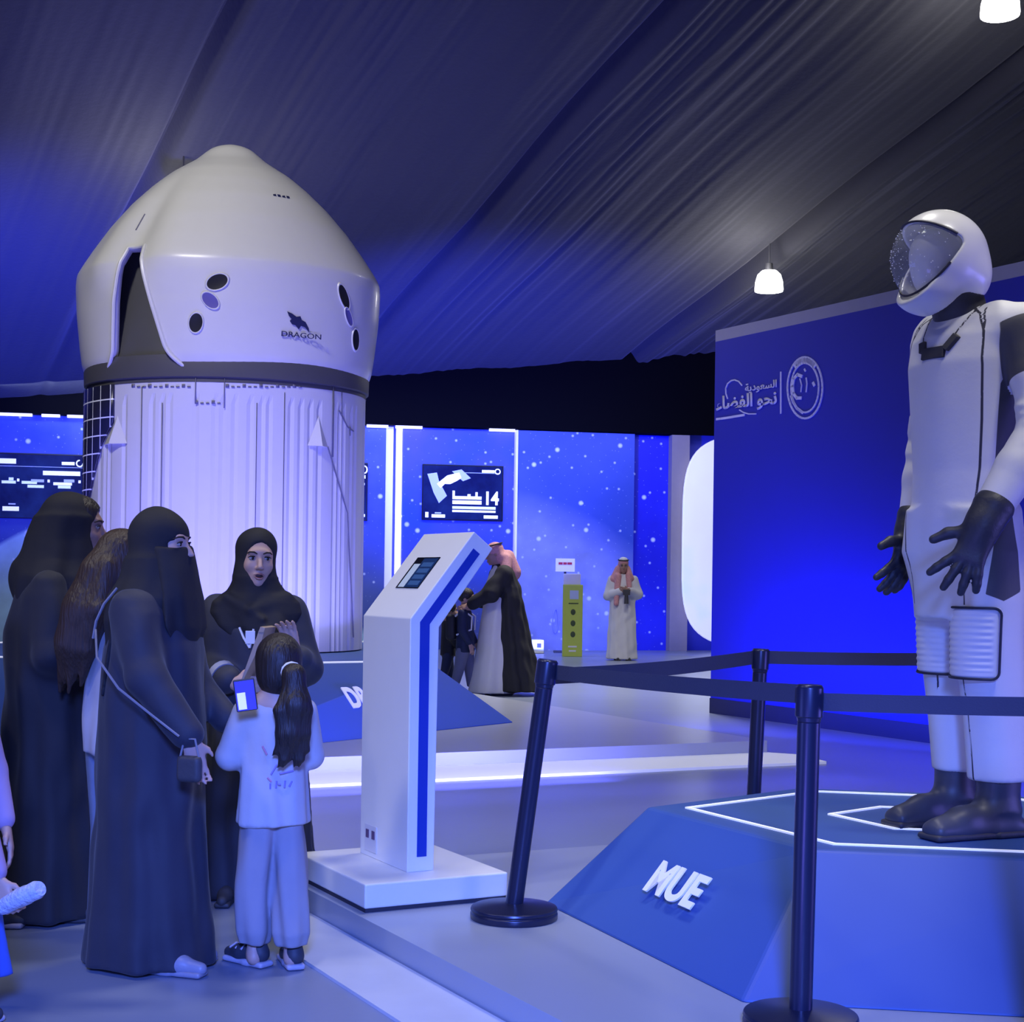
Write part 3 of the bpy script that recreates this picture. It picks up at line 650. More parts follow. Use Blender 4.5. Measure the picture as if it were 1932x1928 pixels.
prof_k = [(0, 0.21), (0, 1.222), (0.281, 1.577), (0.368, 1.509), (0.128, 1.188), (0.118, 0.21)]
put(MB().extrude([KF(d, z, 0) for d, z in prof_k], kw * 0.475).build('column', M_kiosk, bevel=0.004), kio)
strip = [(0.042, 0.27), (0.042, 1.209), (0.277, 1.508), (0.306, 1.486), (0.084, 1.200), (0.084, 0.27)]
put(MB().extrude([KF(d, z, 0.004) for d, z in strip], kw * -0.007).build('side_stripe', mat('blue_stripe', rgb(24, 58, 165), rough=0.35)), kio)
sl = Vector((0.281, 0.355)).normalized(); LS = 0.4527
def slope(s, t, lift): 
    d, z = sl.x * LS * s, 1.222 + sl.y * LS * s
    return KF(d - sl.y * lift, z + sl.x * lift, t)
def spanel(s0, s1, t0, t1, l0, l1, name, m, parent):
    P = [slope(s0, t0, l0), slope(s1, t0, l0), slope(s1, t1, l0), slope(s0, t1, l0)]; n = (slope(0, 0, 1) - slope(0, 0, 0))
    return MB().extrude(P, n * (l1 - l0)).build(name, m, parent)
bez = put(spanel(0.335, 0.70, 0.135, 0.352, 0.0, 0.003, 'screen', mat('black_glass', (0.006, 0.007, 0.01), rough=0.15), None), kio)
M_navyscr = mat('navy_screen', rgb(28, 52, 92), emit=0.5, rough=0.2); M_tile = mat('blue_tile', rgb(52, 84, 130), emit=0.7, rough=0.2); M_pale = mat('pale_screen', rgb(190, 205, 215), emit=0.35, rough=0.2)
def sub(o): o.parent = bez; return o
sub(spanel(0.345, 0.685, 0.140, 0.275, 0.003, 0.0038, 'display', M_navyscr, None))
sub(spanel(0.345, 0.62, 0.275, 0.335, 0.003, 0.0038, 'display', M_pale, None))
for k in range(4): sub(spanel(0.37 + k * 0.072, 0.42 + k * 0.072, 0.155, 0.255, 0.0038, 0.0044, 'tile', M_tile, None))
# small plate low on the front
def kfront(w0, w1, z0, z1, l): return MB().extrude([KF(-0.0005, z, w_) for w_, z in ((w0, z0), (w1, z0), (w1, z1), (w0, z1))], kd * -l)
pt = put(kfront(0.30, 0.42, 0.235, 0.345, 0.003).build('socket_plate', mat('grey_plate', (0.66, 0.66, 0.72), rough=0.3)), kio)
for w0 in (0.315, 0.375):
    s_ = kfront(w0, w0 + 0.03, 0.29, 0.325, 0.005).build('socket', mat('dark_socket', (0.12, 0.07, 0.16)), None); s_.parent = pt

# --- belt barriers
M_post = mat('dark_blue_post', (0.022, 0.026, 0.062), rough=0.3, metal=0.35); M_belt = mat('dark_belt_webbing', (0.035, 0.04, 0.075), rough=0.7, bump=0.15, bscale=200)
def stanchion(base, topc, label):
    o = empty('belt_stanchion', base, 0, label, 'stanchion', 'belt stanchions around the space suit')
    b = Vector(base); t = Vector(topc) - b; d = (t - Vector((0, 0, 0.05))).normalized()
    MB().lathe([(0.02, 0.0), (0.163, 0.0), (0.166, 0.006), (0.166, 0.022), (0.160, 0.028), (0.166, 0.034), (0.163, 0.044), (0.13, 0.050), (0.04, 0.058), (0.02, 0.06)], 48).build('base', M_post, o, smooth=True, bevel=0.002)
    MB().tube([Vector((0, 0, 0.05)), Vector((0, 0, 0.05)) + d * (t.length - 0.16)], 0.033, 24).build('pole', M_post, o, smooth=True, bevel=0.002)
    q = Vector((0, 0, 0.05)) + d * (t.length - 0.16)
    MB().tube([q, q + d * 0.015, q + d * 0.015, q + d * 0.10, q + d * 0.108], [0.033, 0.036, 0.040, 0.040, 0.034], 24).build('belt_head', M_post, o, smooth=True, bevel=0.002)
    return o
P1 = ground(970, 1712, 0.14); P1.z = 0.1; T1 = at(1034, 1243, P1.y)
P2 = Vector((at(1511, 1915, 4.276).x, 4.28, 0.1)); T2 = at(1528, 1290, 4.28)
P3 = Vector((at(1416, 1636, 6.78).x, 6.78, 0.1)); T3 = at(1436, 1223, 6.78)
S1 = stanchion(P1, T1, 'leaning dark belt stanchion with a round base between info stand and blue platform')
S2 = stanchion(P2, T2, 'nearest dark belt stanchion in front of the blue platform marked MUE')
S3 = stanchion(P3, T3, 'farthest belt stanchion standing behind the space suit platform')
def belt(a, b, sag, h, parent, n=16):
    V = []; F = []; a = Vector(a); b = Vector(b)
    side = Vector((-(b - a).y, (b - a).x, 0)).normalized() * 0.0012
    for i in range(n + 1):
        t = i / n; p = a.lerp(b, t); p.z -= sag * 4 * t * (1 - t)
        V += [p - side + Vector((0, 0, h / 2)), p - side - Vector((0, 0, h / 2)), p + side - Vector((0, 0, h / 2)), p + side + Vector((0, 0, h / 2))]
    for i in range(n):
        for k in range(4): F.append((i * 4 + k, i * 4 + (k + 1) % 4, (i + 1) * 4 + (k + 1) % 4, (i + 1) * 4 + k))
    F += [(0, 1, 2, 3), tuple(n * 4 + k for k in (3, 2, 1, 0))]
    return put(obj('belt', V, F, M_belt), parent)
dz = Vector((0, 0, -0.052))
hd = lambda T: T + dz
belt(at(1046, 1268, T1.y), at(1512, 1309, T2.y), 0.006, 0.055, S1)
E4 = at(2000, 1334, 3.95); E5 = at(2060, 1238, 7.1)
stanchion((E4.x, E4.y, 0.1), (E4.x, E4.y, E4.z + 0.052), 'belt stanchion just outside the right picture edge, nearest the viewer')
stanchion((E5.x, E5.y, 0.1), (E5.x, E5.y, E5.z + 0.052), 'belt stanchion outside the right picture edge behind the blue platform')
belt(at(1548, 1324, T2.y), E4, 0.002, 0.052, S2)
belt(at(1047, 1275, T1.y + 0.02), at(1424, 1240, T3.y), 0.012, 0.062, S1)
belt(at(1449, 1240, T3.y), E5, 0.012, 0.06, S3)

# --- pendant lamps
M_lampw = mat('glowing_lamp_glass', (1, 1, 1), emit=14.0, ecol=(1, 0.98, 0.94)); M_lampm = mat('lamp_metal', (0.15, 0.15, 0.17), rough=0.4, metal=0.8)
def lamp(px, py, Y, label, power):
    p = at(px, py, Y)
    o = empty('pendant_lamp', p, 0, label, 'lamp', 'round lamps hanging under the tent roof')
    MB().lathe([(0.02, 0.20), (0.13, 0.19), (0.20, 0.12), (0.235, 0.0), (0.245, -0.13), (0.24, -0.16), (0.02, -0.17)], 32).build('lamp_shade', M_lampw, o, smooth=True)
    MB().lathe([(0.02, 0.32), (0.06, 0.32), (0.07, 0.2), (0.02, 0.2)], 20).build('lamp_cap', M_lampm, o, smooth=True)
    kz = Z0 - SLOPE * WD.dot(p) - p.z
    MB().tube([(0, 0, 0.3), (0, 0, max(0.5, kz))], 0.012, 8).build('suspension_rod', M_lampm, o)
    l = bpy.data.lights.new('lamp_light', 'POINT'); l.energy = power; l.color = WHITE; l.shadow_soft_size = 0.26
    lo = bpy.data.objects.new('lamp_light', l); link(lo, o); lo.location = (0, 0, -0.45)
    l2 = bpy.data.lights.new('lamp_light', 'POINT'); l2.energy = power * 0.5; l2.color = WHITE; l2.shadow_soft_size = 0.1
    lo = bpy.data.objects.new('lamp_light', l2); link(lo, o); lo.location = (-0.3, -0.35, 0.1)
lamp(1451, 532, 25.6, 'white glowing pendant lamp above the end of the blue wall', 160)
lamp(1887, 6, 18.8, 'white glowing pendant lamp cut by the top right picture edge', 130)
lamp(345, 420, 20.6, 'white pendant lamp hanging behind the spacecraft capsule', 160)

# ================================================================== THE SPACE SUIT
SX, SY, SPHI = at(1815, 1100, 5.35).x, 5.35, R(-60)
suit = empty('space_suit', (SX, SY, HP), SPHI, 'white space suit with dark shoulders and helmet standing on the blue platform', 'space suit')
def lz(py): return EYE + (1105 - py) / 523.0 - HP        # height on the suit from the photo
def sseg(P, a, b):                                       # distance of points to a segment
    a = np.array(a); b = np.array(b); d = b - a; t = np.clip(((P - a) @ d) / (d @ d), 0, 1); return np.linalg.norm(P - a - t[:, None] * d, axis=1)
def spoly(u, v, poly):                                   # signed distance to an outline
    n = len(poly); d = np.full(len(u), 1e9); s = np.ones(len(u))
    for i in range(n):
        ax, ay = poly[i]; bx, by = poly[(i + 1) % n]; ex, ey = bx - ax, by - ay; wx, wy = u - ax, v - ay
        t = np.clip((wx * ex + wy * ey) / (ex * ex + ey * ey), 0, 1); d = np.minimum(d, (wx - ex * t) ** 2 + (wy - ey * t) ** 2)
        c1 = v >= ay; c2 = v < by; c3 = ex * wy > ey * wx; flip = (c1 & c2 & c3) | (~c1 & ~c2 & ~c3); s = np.where(flip, -s, s)
    return s * np.sqrt(d)
def spline_d(u, v, pts): 
    P = np.stack([u, v], 1); return np.min([sseg(P, pts[i], pts[i + 1]) for i in range(len(pts) - 1)], 0)
# white material with dark panels and piping driven by distances stored on the mesh
M_suit = mat('white_suit_cloth', (0.74, 0.74, 0.76), rough=0.6, var=0.03, bump=0.06, bscale=30)
nt = M_suit.node_tree; bs = nt.nodes['Principled BSDF']; src = bs.inputs['Base Color'].links[0].from_socket
def layer(attr, lo, hi, col):
    global src
    an = nt.nodes.new('ShaderNodeAttribute'); an.attribute_name = attr
    mr = nt.nodes.new('ShaderNodeMapRange'); mr.inputs['From Min'].default_value = lo; mr.inputs['From Max'].default_value = hi; mr.inputs['To Min'].default_value = 1; mr.inputs['To Max'].default_value = 0
    nt.links.new(an.outputs['Fac'], mr.inputs['Value'])
    mx = nt.nodes.new('ShaderNodeMix'); mx.data_type = 'RGBA'; mx.inputs['B'].default_value = col + (1,)
    nt.links.new(mr.outputs[0], mx.inputs['Factor']); nt.links.new(src, mx.inputs['A']); src = mx.outputs['Result']
DARK = (0.075, 0.075, 0.085)
layer('dark_panel', -0.001, 0.001, DARK); layer('piping', 0.0028, 0.0045, (0.03, 0.03, 0.05)); nt.links.new(src, bs.inputs['Base Color'])
sh_z, wa_z = 1.775, lz(890)
LEl = (0.36, -0.005, lz(818)); LWr = (0.32, -0.19, lz(958)); LSh = (0.248, 0.03, sh_z)
REl = (-0.30, 0.145, lz(800)); RWr = (-0.285, 0.055, lz(968)); RSh = (-0.215, 0.085, sh_z)
B = Blob(0.008)
B.stack([(lz(1165), 0, 0.005, 0.20, 0.135), (lz(1080), 0, 0.005, 0.215, 0.150), (lz(980), 0, 0.0, 0.215, 0.152), (wa_z, 0, 0, 0.205, 0.148), (lz(780), 0, -0.004, 0.215, 0.155), (lz(690), 0, -0.006, 0.228, 0.158), (lz(640), 0, 0.0, 0.225, 0.142), (lz(610), 0, 0.006, 0.185, 0.115), (lz(590), 0, 0.012, 0.115, 0.098)], 5, (0.004, 0.003), 0.4, 0.03)
B.cone((0.15, 0.02, sh_z + 0.03), LSh, 0.085, 0.085, 0.05).cone((-0.15, 0.02, sh_z + 0.03), RSh, 0.085, 0.085, 0.05)
for S_, E_, W_ in ((LSh, LEl, LWr), (RSh, REl, RWr)):
    m_ = tuple((S_[i] + E_[i]) / 2 for i in range(3))
    B.cone(S_, m_, 0.088, 0.079, 0.03).cone(m_, E_, 0.079, 0.078, 0.02)
    f_ = tuple(E_[i] * 0.45 + W_[i] * 0.55 for i in range(3))
    B.cone(E_, f_, 0.078, 0.074, 0.02).cone(f_, W_, 0.074, 0.064, 0.02)
    for q in range(5):                                    # creases inside the elbow
        t = 0.82 + 0.09 * q
        p = [S_[i] + (E_[i] - S_[i]) * t if t <= 1 else E_[i] + (W_[i] - E_[i]) * (t - 1) for i in range(3)]
        B.ell((p[0], p[1] - 0.012, p[2]), (0.076, 0.078, 0.016), (R(20 if t > 1 else -4), 0, 0), 0.02)
for sx, fa, fk in ((1, 0.048, 0.0), (-1, 0.150, 0.085)):
    hx = 0.115 * sx
    B.stack([(lz(1462), 0.135 * sx, fa, 0.100, 0.108), (lz(1350), 0.134 * sx, fa * 0.6 + fk * 0.4, 0.102, 0.110), (lz(1270), 0.13 * sx, fa * 0.25 + fk * 0.75, 0.107, 0.116), (lz(1200), 0.125 * sx, fk, 0.113, 0.122), (lz(1130), 0.122 * sx, fk * 0.9, 0.121, 0.128), (lz(1040), hx, 0.0, 0.122, 0.14), (lz(960), 0.10 * sx, 0, 0.11, 0.14)], 4, (0.004, 0.004), 0.7 * sx, 0.025)
def suit_dark(V):
    x, y, z = V[:, 0], V[:, 1], V[:, 2]; d = np.full(len(V), 0.5)
    for sx in (1, -1):
        S_, E_, W_ = (LSh, LEl, LWr) if sx > 0 else (RSh, REl, RWr)
        a, b = np.array(S_), np.array(E_); ax = (b - a) / np.linalg.norm(b - a); t = (V - a) @ ax
        out = sx * (x - sx * 0.15) > 0
        near_arm = sseg(V, S_, E_) < 0.14
        # dark sleeve cap from below the shoulder to mid upper arm
        dd = np.maximum(np.maximum(t - 0.185, sseg(V, S_, E_) - 0.104), -(t + 0.02)); dd = np.maximum(dd, z - (sh_z + 0.035) - 0.25 * (sx * x - 0.21)); dd = np.where(near_arm, dd, 0.5)
        d = np.minimum(d, dd)
        # elbow patch at the back of the elbow
        a2, b2 = np.array(E_), np.array(W_); dE = np.linalg.norm((V - a2 - np.array((0.05 * sx, 0.05, -0.02))) / np.array((1.0, 1.0, 1.5)), axis=1) - 0.085
        d = np.minimum(d, np.where(sseg(V, E_, W_) < 0.11, np.maximum(dE, -(y - E_[1] + 0.0)), 0.5))
        # torso side panel
        ang = np.degrees(np.arctan2(y, sx * x))
        ts = spoly(ang, z * 100, [(-16, lz(905) * 100), (30, lz(905) * 100), (30, lz(700) * 100), (0, lz(690) * 100), (-14, lz(735) * 100)]) / 100
        d = np.minimum(d, np.where((sx * x < 0.262) & (sseg(V, S_, E_) > 0.1), ts * 0.5, 0.5))
        # thigh panel
        lx = 0.12 * sx; th = np.degrees(np.arctan2(y + 0.01, sx * (x - lx)))
        tp = spoly(th * 0.0022 * 100, z * 100, [(-48 * .22, lz(1118) * 100), (-18 * .22, lz(1130) * 100), (20 * .22, lz(1112) * 100), (6 * .22, lz(935) * 100), (-14 * .22, lz(935) * 100), (-30 * .22, lz(985) * 100)]) / 100
        d = np.minimum(d, np.where((sx * x > 0.10) & (sseg(V, E_, W_) > 0.085), tp, 0.5))
    return d
def suit_pipe(V):
    x, y, z = V[:, 0], V[:, 1], V[:, 2]; d = np.full(len(V), 0.5); front = y < 0.06
    P = np.stack([x, z], 1)
    for sx in (1, -1):
        X = sx * x; notarm = (sseg(V, LSh if sx > 0 else RSh, LEl if sx > 0 else REl) > 0.088)
        f = spline_d(X, z, [(0.085, lz(588)), (0.135, lz(604)), (0.172, lz(640)), (0.178, lz(700)), (0.172, lz(800)), (0.162, lz(890)), (0.146, lz(1000)), (0.13, lz(1100)), (0.128, lz(1142))])
        d = np.minimum(d, np.where(front & (X < 0.21) & (z > lz(1140)) & (y < 0.0 + 0.06 * (z > sh_z - 0.1)), f, 0.5))
        # collar V seam
        f = spline_d(X, z, [(0.115, lz(578)), (0.075, lz(640)), (0.05, lz(665))]); d = np.minimum(d, np.where(y < 0.0, f, 0.5))
        # shoulder seam
        f = spline_d(X, z, [(0.14, lz(592)), (0.165, lz(620)), (0.172, lz(648))]); d = np.minimum(d, np.where(y < 0.05, f, 0.5))
        # lower leg seam on the front
        f = spline_d(X, z, [(0.10, lz(1255)), (0.112, lz(1330)), (0.12, lz(1463))]); d = np.minimum(d, np.where((y < 0) & (z < lz(1255)), f, 0.5))
        f = spline_d(X, z, [(0.03, lz(1300)), (0.032, lz(1463))]); d = np.minimum(d, np.where((z < lz(1290)), np.maximum(f, np.abs(y) - 0.09), 0.5))
    d = np.minimum(d, np.where((y < -0.03) & (np.abs(x) < 0.15), np.abs(z - wa_z) + 0.0022, 0.5))
    return d
B.build('suit', M_suit, suit, 2, attrs={'dark_panel': suit_dark, 'piping': suit_pipe})
M_dark = mat('dark_grey_cloth', (0.045, 0.045, 0.055), rough=0.6, bump=0.1, bscale=60)
# collar bib of dark webbing
def bib(pts, w_, name):
    m = MB()
    for i in range(len(pts) - 1):
        a, b = Vector(pts[i]), Vector(pts[i + 1]); e = (b - a).normalized(); n = Vector((0, -1, 0.15)).normalized(); s_ = e.cross(n).normalized() * w_
        m.extrude([a - s_ - n * 0.012, b - s_ - n * 0.012, b + s_ - n * 0.012, a + s_ - n * 0.012], n * 0.02)
    return m.build(name, M_dark, suit, bevel=0.003)
bib([(-0.052, -0.158, lz(672)), (0.052, -0.158, lz(672))], 0.021, 'chest_tab')
bib([(0.052, -0.157, lz(668)), (0.088, -0.136, lz(643))], 0.014, 'chest_tab')
bib([(-0.052, -0.157, lz(668)), (-0.062, -0.148, lz(648))], 0.014, 'chest_tab')
# knee pads: ribbed shells with dark piping
M_pad = mat('white_knee_pad', (0.74, 0.74, 0.77), rough=0.55, var=0.03); M_pipe = mat('black_piping', (0.02, 0.02, 0.04), rough=0.5)
for sx in (1, -1):
    cx, cy = 0.126 * sx, (0.004 if sx > 0 else 0.089); V = []; F = []; na_, nz_ = 40, 120
    z0, z1 = lz(1272), lz(1143)
    def pp(u, v, lift=0.0):                               # u across, v up
        z = z0 + (z1 - z0) * v; th = R(-90) + sx * R(-62 + 124 * u)
        rx = 0.119 + 0.007 * (v - 0.5); ry = 0.124 + 0.008 * (v - 0.5)
        return Vector((cx + (rx + lift) * math.cos(th), cy - 0.004 - 0.006 * (1 - v) * sx + (ry + lift) * math.sin(th), z))
    def edge(u, v): return min(u, 1 - u, v, 1 - v)
    for i in range(nz_ + 1):
        for j in range(na_ + 1):
            u, v = j / na_, i / nz_; e_ = edge(u, v); l = 0.008 * min(1, e_ / 0.04)
            rib = 0.0017 * math.sin(v * 2 * math.pi * 11) * min(1, max(0, (e_ - 0.08) / 0.05)) * (0.35 if abs(u - 0.5) < 0.05 else 1)
            V.append(pp(u, v, l + rib))
    for i in range(nz_):
        for j in range(na_): F.append((i * (na_ + 1) + j, i * (na_ + 1) + j + 1, (i + 1) * (na_ + 1) + j + 1, (i + 1) * (na_ + 1) + j))
    kp = obj('knee_pad', V, F, M_pad, suit, smooth=True, solid=0.02)
    r_ = 0.10; out = []
    for cu, cv, a0 in ((1 - r_, 1 - r_, 0), (r_, 1 - r_, 90), (r_, r_, 180), (1 - r_, r_, 270)):
        for k in range(6): t = R(a0 + 18 * k); out.append((cu + r_ * math.cos(t), cv + r_ * math.sin(t)))
    dens = []
    for i in range(len(out)):
        a, b = out[i], out[(i + 1) % len(out)]; n_ = max(1, int(math.hypot(b[0] - a[0], b[1] - a[1]) / 0.06))
        dens += [(a[0] + (b[0] - a[0]) * q / n_, a[1] + (b[1] - a[1]) * q / n_) for q in range(n_)]
    MB().tube([pp(u, v, 0.009) for u, v in dens], 0.0046, 8, True).build('piping', M_pipe, kp, smooth=True)
# neck seal
B = Blob(0.007); B.stack([(lz(622), 0, -0.022, 0.085, 0.082), (lz(597), 0, -0.028, 0.098, 0.094), (lz(570), 0, -0.045, 0.098, 0.098), (lz(545), 0, -0.07, 0.10, 0.10), (lz(522), 0, -0.09, 0.10, 0.10)], 0)
B.build('neck_seal', M_dark, suit)
# boots
M_boot = mat('grey_boot', (0.06, 0.065, 0.085), rough=0.45, var=0.1)
for sx, ya, tw in ((1, 0.03, -6), (-1, 0.115, -4)):
    x0 = 0.138 * sx; rt = Matrix.Rotation(R(tw), 3, 'Z')
    def bp_(x, y, z): v = rt @ Vector((x, y, 0)); return (x0 + v.x, ya + v.y, z)
    B = Blob(0.007)
    B.stack([(0.10, x0, ya + 0.012, 0.070, 0.080), (0.18, x0, ya + 0.014, 0.074, 0.080), (lz(1440), x0, ya + 0.016, 0.078, 0.082)], 3, (0.002, 0.003), 0.3 * sx, 0.03)
    B.cone(bp_(0, 0.03, 0.075), bp_(0, -0.15, 0.06), 0.066, 0.050, 0.04).cone(bp_(0, -0.15, 0.055), bp_(0, -0.25, 0.045), 0.052, 0.036, 0.03)
    B.box(bp_(0, 0.03, 0.034), (0.062, 0.085, 0.03), (0, 0, R(tw)), 0.028, 0.02).box(bp_(0, -0.16, 0.034), (0.055, 0.13, 0.028), (0, 0, R(tw)), 0.027, 0.02)
    B.box((x0, ya - 0.05, -0.05), (0.3, 0.5, 0.056), (0, 0, 0), 0.001, 0.004, True)
    bt = B.build('boot', M_boot, suit)
    S = Blob(0.006); S.box(bp_(0, 0.04, 0.014), (0.068, 0.078, 0.012), (0, 0, R(tw)), 0.010).box(bp_(0, -0.155, 0.014), (0.059, 0.142, 0.012), (0, 0, R(tw)), 0.010)
    S.build('sole', M_dark, bt)
# gloves
M_glove = mat('dark_glove', (0.035, 0.037, 0.05), rough=0.5, bump=0.1, bscale=80)
def glove(wr, palm_dir, thumb_side, fingers, name='glove', cuff=None):
    B = Blob(0.005); w_ = Vector(wr); d = Vector(palm_dir).normalized(); t = (Vector(thumb_side) - d * d.dot(Vector(thumb_side))).normalized(); n = d.cross(t)
    c = Vector(cuff) if cuff else w_ - d * 0.07
    B.cone(c, w_ + d * 0.01, 0.070, 0.056, 0.02).cone(w_, w_ + d * 0.05, 0.056, 0.046, 0.03)
    pc_ = w_ + d * 0.085
    for k in range(4):
        off = (1.5 - k) * 0.024; B.cone(w_ + d * 0.03 + t * off * 0.7, w_ + d * 0.125 + t * off, 0.026, 0.020, 0.025)
    for k, (spread, curl, L) in enumerate(fingers[:4]):
        off = (1.5 - k) * 0.025; p = w_ + d * 0.125 + t * off
        dr = (d * math.cos(R(spread)) + t * math.sin(R(spread)))
        rs_ = [0.0175, 0.0165, 0.0155, 0.0135]
        for q in range(3):
            dd = dr * math.cos(R(curl * (q + 0.4))) + n * math.sin(R(curl * (q + 0.4))); e = p + dd * L * (0.42, 0.32, 0.26)[q]
            B.cone(p, e, rs_[q], rs_[q + 1], 0.006); p = e
    spread, curl, L = fingers[4]; p = w_ + d * 0.04 + t * 0.038
    for q in range(2):
        a_ = spread - 18 * q; dd = (d * math.cos(R(a_)) + t * math.sin(R(a_))) * math.cos(R(curl)) + n * math.sin(R(curl)); e = p + dd * L * (0.55, 0.45)[q]
        B.cone(p, e, 0.023 - 0.004 * q, 0.019 - 0.003 * q, 0.012); p = e
    return B.build(name, M_glove, suit, 2)
gl = glove((0.31, -0.235, lz(995)), (-0.10, -0.26, -0.62), (-0.6, -0.55, 0.1), [(34, 8, 0.11), (12, 10, 0.125), (-4, 14, 0.12), (-16, 18, 0.10), (62, 5, 0.115)], cuff=(0.318, -0.20, lz(966)))
gr = glove((-0.285, 0.03, lz(1002)), (-0.03, -0.22, -0.62), (0.15, -0.9, 0.1), [(36, 6, 0.11), (16, 10, 0.125), (2, 14, 0.12), (-12, 18, 0.10), (66, 5, 0.115)], cuff=(-0.285, 0.052, lz(970)))
# helmet
hel = bpy.data.objects.new('helmet_origin', None)
COL.objects.link(hel); hel.parent = suit; hel.location = (-0.01, -0.138, lz(503)); hel.rotation_euler = Euler((R(14), 0, R(-12))); hel.name = 'helmet'
M_helm = mat('white_helmet_shell', (0.76, 0.76, 0.80), rough=0.3, var=0.02, coat=0.2)
HC, HR = (0, 0.012, 0.010), (0.158, 0.178, 0.176)
hy, hz = 0.028, 0.050                                 # hinge corner of the visor opening
n1 = np.array((0, 0.70, 0.714)); n2 = np.array((0, 0.66, -0.751)); hh_ = np.array((0, hy, hz))
def wedge(X):
    a, b = (X - hh_) @ n1, (X - hh_) @ n2; k = 0.03; h_ = np.maximum(k - np.abs(a - b), 0) / k
    return np.maximum(a, b) + h_ * h_ * k / 4
B = Blob(0.0045)
B.ell(HC, HR, k=0.03).ell((0, -0.075, -0.095), (0.108, 0.108, 0.075), (R(-26), 0, 0), k=0.05).ell((0, 0.085, -0.075), (0.125, 0.085, 0.095), k=0.05)
B.ell(HC, tuple(q - 0.014 for q in HR), k=0.004, sub=True).ell((0, -0.075, -0.082), (0.094, 0.094, 0.06), (R(-26), 0, 0), k=0.01, sub=True)
B.func(wedge, (-0.3, -0.35, -0.3), (0.3, 0.1, 0.3), 0.006, True)
B.cone((0, 0.03, -0.14), (0, 0.075, -0.30), 0.10, 0.115, 0.01, True)
B.build('shell', M_helm, hel, 2)
def rimline(n, sgn):                                  # edge of the opening on the shell: across, following one side of the wedge
    d = np.array((0, -n[2], n[1])) * sgn; pts = []
    for k in range(41):
        x = -0.1545 + 0.309 * k / 40; o_ = np.array((x, hy, hz)) - np.array(HC); r_ = np.array(HR)
        A = ((d / r_) ** 2).sum(); Bq = (d * o_ / r_ ** 2).sum(); Cq = ((o_ / r_) ** 2).sum() - 1; disc = Bq * Bq - A * Cq
        if disc > 0 and Cq < -0.02:
            t = (-Bq + math.sqrt(disc)) / A
            if t > 0.005: pts.append(tuple(np.array((x, hy, hz)) + d * t))
    return pts
lo_ = rimline(n2, -1); up_ = rimline(n1, 1)
M_visor = mat('clear_visor', (0.8, 0.85, 1.0), rough=0.03)
nt2 = M_visor.node_tree; b2 = nt2.nodes['Principled BSDF']; b2.inputs['Roughness'].default_value = 0.04; b2.inputs['Alpha'].default_value = 0.16; b2.inputs['Specular IOR Level'].default_value = 1.0
V = []; F = []; nu_, nv_ = 72, 56
def vis(th, ph, lift=0.0): return (HC[0] + (HR[0] - 0.005 + lift) * math.cos(ph) * math.cos(th), HC[1] + (HR[1] - 0.005 + lift) * math.cos(ph) * math.sin(th), HC[2] + (HR[2] - 0.005 + lift) * math.sin(ph))
for i in range(nv_ + 1):
    for j in range(nu_ + 1): V.append(vis(R(-190 + 200 * j / nu_), R(-60 + 145 * i / nv_)))
wd_ = wedge(np.array(V))
for i in range(nv_):
    for j in range(nu_):
        c = [i * (nu_ + 1) + j, i * (nu_ + 1) + j + 1, (i + 1) * (nu_ + 1) + j + 1, (i + 1) * (nu_ + 1) + j]
        if min(wd_[q] for q in c) < 0.006: F.append(c)
obj('visor', V, F, M_visor, hel, smooth=True)
B = Blob(0.007); B.ell((0, 0.0, 0.02), (0.078, 0.098, 0.105), k=0.03).ell((0, -0.03, -0.05), (0.058, 0.066, 0.075), k=0.04).cone((0, 0.02, -0.06), (0, 0.04, -0.17), 0.052, 0.056, 0.02)
M_head = mat('white_mannequin_head', (0.72, 0.72, 0.75), rough=0.45, var=0.04)
B.build('mannequin_head', M_head, hel, 2)
M_speck = mat('pale_speck', (0.9, 0.9, 1.0), rough=0.05)  # tiny pale balls scattered over the visor opening
rd_ = random.Random(11)
dm = MB()
for k in range(260):
    p = vis(R(-90 + rd_.uniform(-95, 95)), R(rd_.uniform(-45, 60)), 0.002)
    if wedge(np.array([p]))[0] < -0.012: dm.ball(p, rd_.uniform(0.0008, 0.0024), n=6)
dm.build('speckles', M_speck, hel, smooth=True)['kind'] = 'stuff'
for pl_ in (up_, lo_):
    if len(pl_) > 2: MB().tube(pl_, 0.0042, 8).build('visor_seal', M_pipe, hel, smooth=True)

# ================================================================== PEOPLE
M_skin = mat('light_skin', (0.52, 0.33, 0.26), rough=0.5, var=0.04); M_skin2 = mat('tan_skin', (0.36, 0.21, 0.16), rough=0.5, var=0.04)
M_black = mat('black_abaya_cloth', (0.017, 0.018, 0.027), rough=0.75, var=0.15, sheen=0.08, bump=0.05, bscale=40)
M_black2 = mat('black_scarf_cloth', (0.011, 0.011, 0.016), rough=0.8, var=0.15, bump=0.05, bscale=50)
M_brown = mat('brown_hair', (0.045, 0.026, 0.02), rough=0.5, var=0.4, nscale=30, bump=0.5, bscale=12, stretch=(6, 6, 0.6)); M_dhair = mat('dark_brown_hair', (0.022, 0.015, 0.014), rough=0.5, var=0.4, nscale=30, bump=0.5, bscale=12, stretch=(6, 6, 0.6))
M_eyew = mat('eye_white', (0.42, 0.38, 0.36), rough=0.3); M_iris = mat('dark_iris', (0.012, 0.008, 0.006), rough=0.2); M_brow = mat('dark_brow', (0.02, 0.012, 0.01), rough=0.8)
M_lip = mat('rose_lips', (0.34, 0.16, 0.14), rough=0.4); M_mouth = mat('open_mouth', (0.06, 0.015, 0.015), rough=0.5)
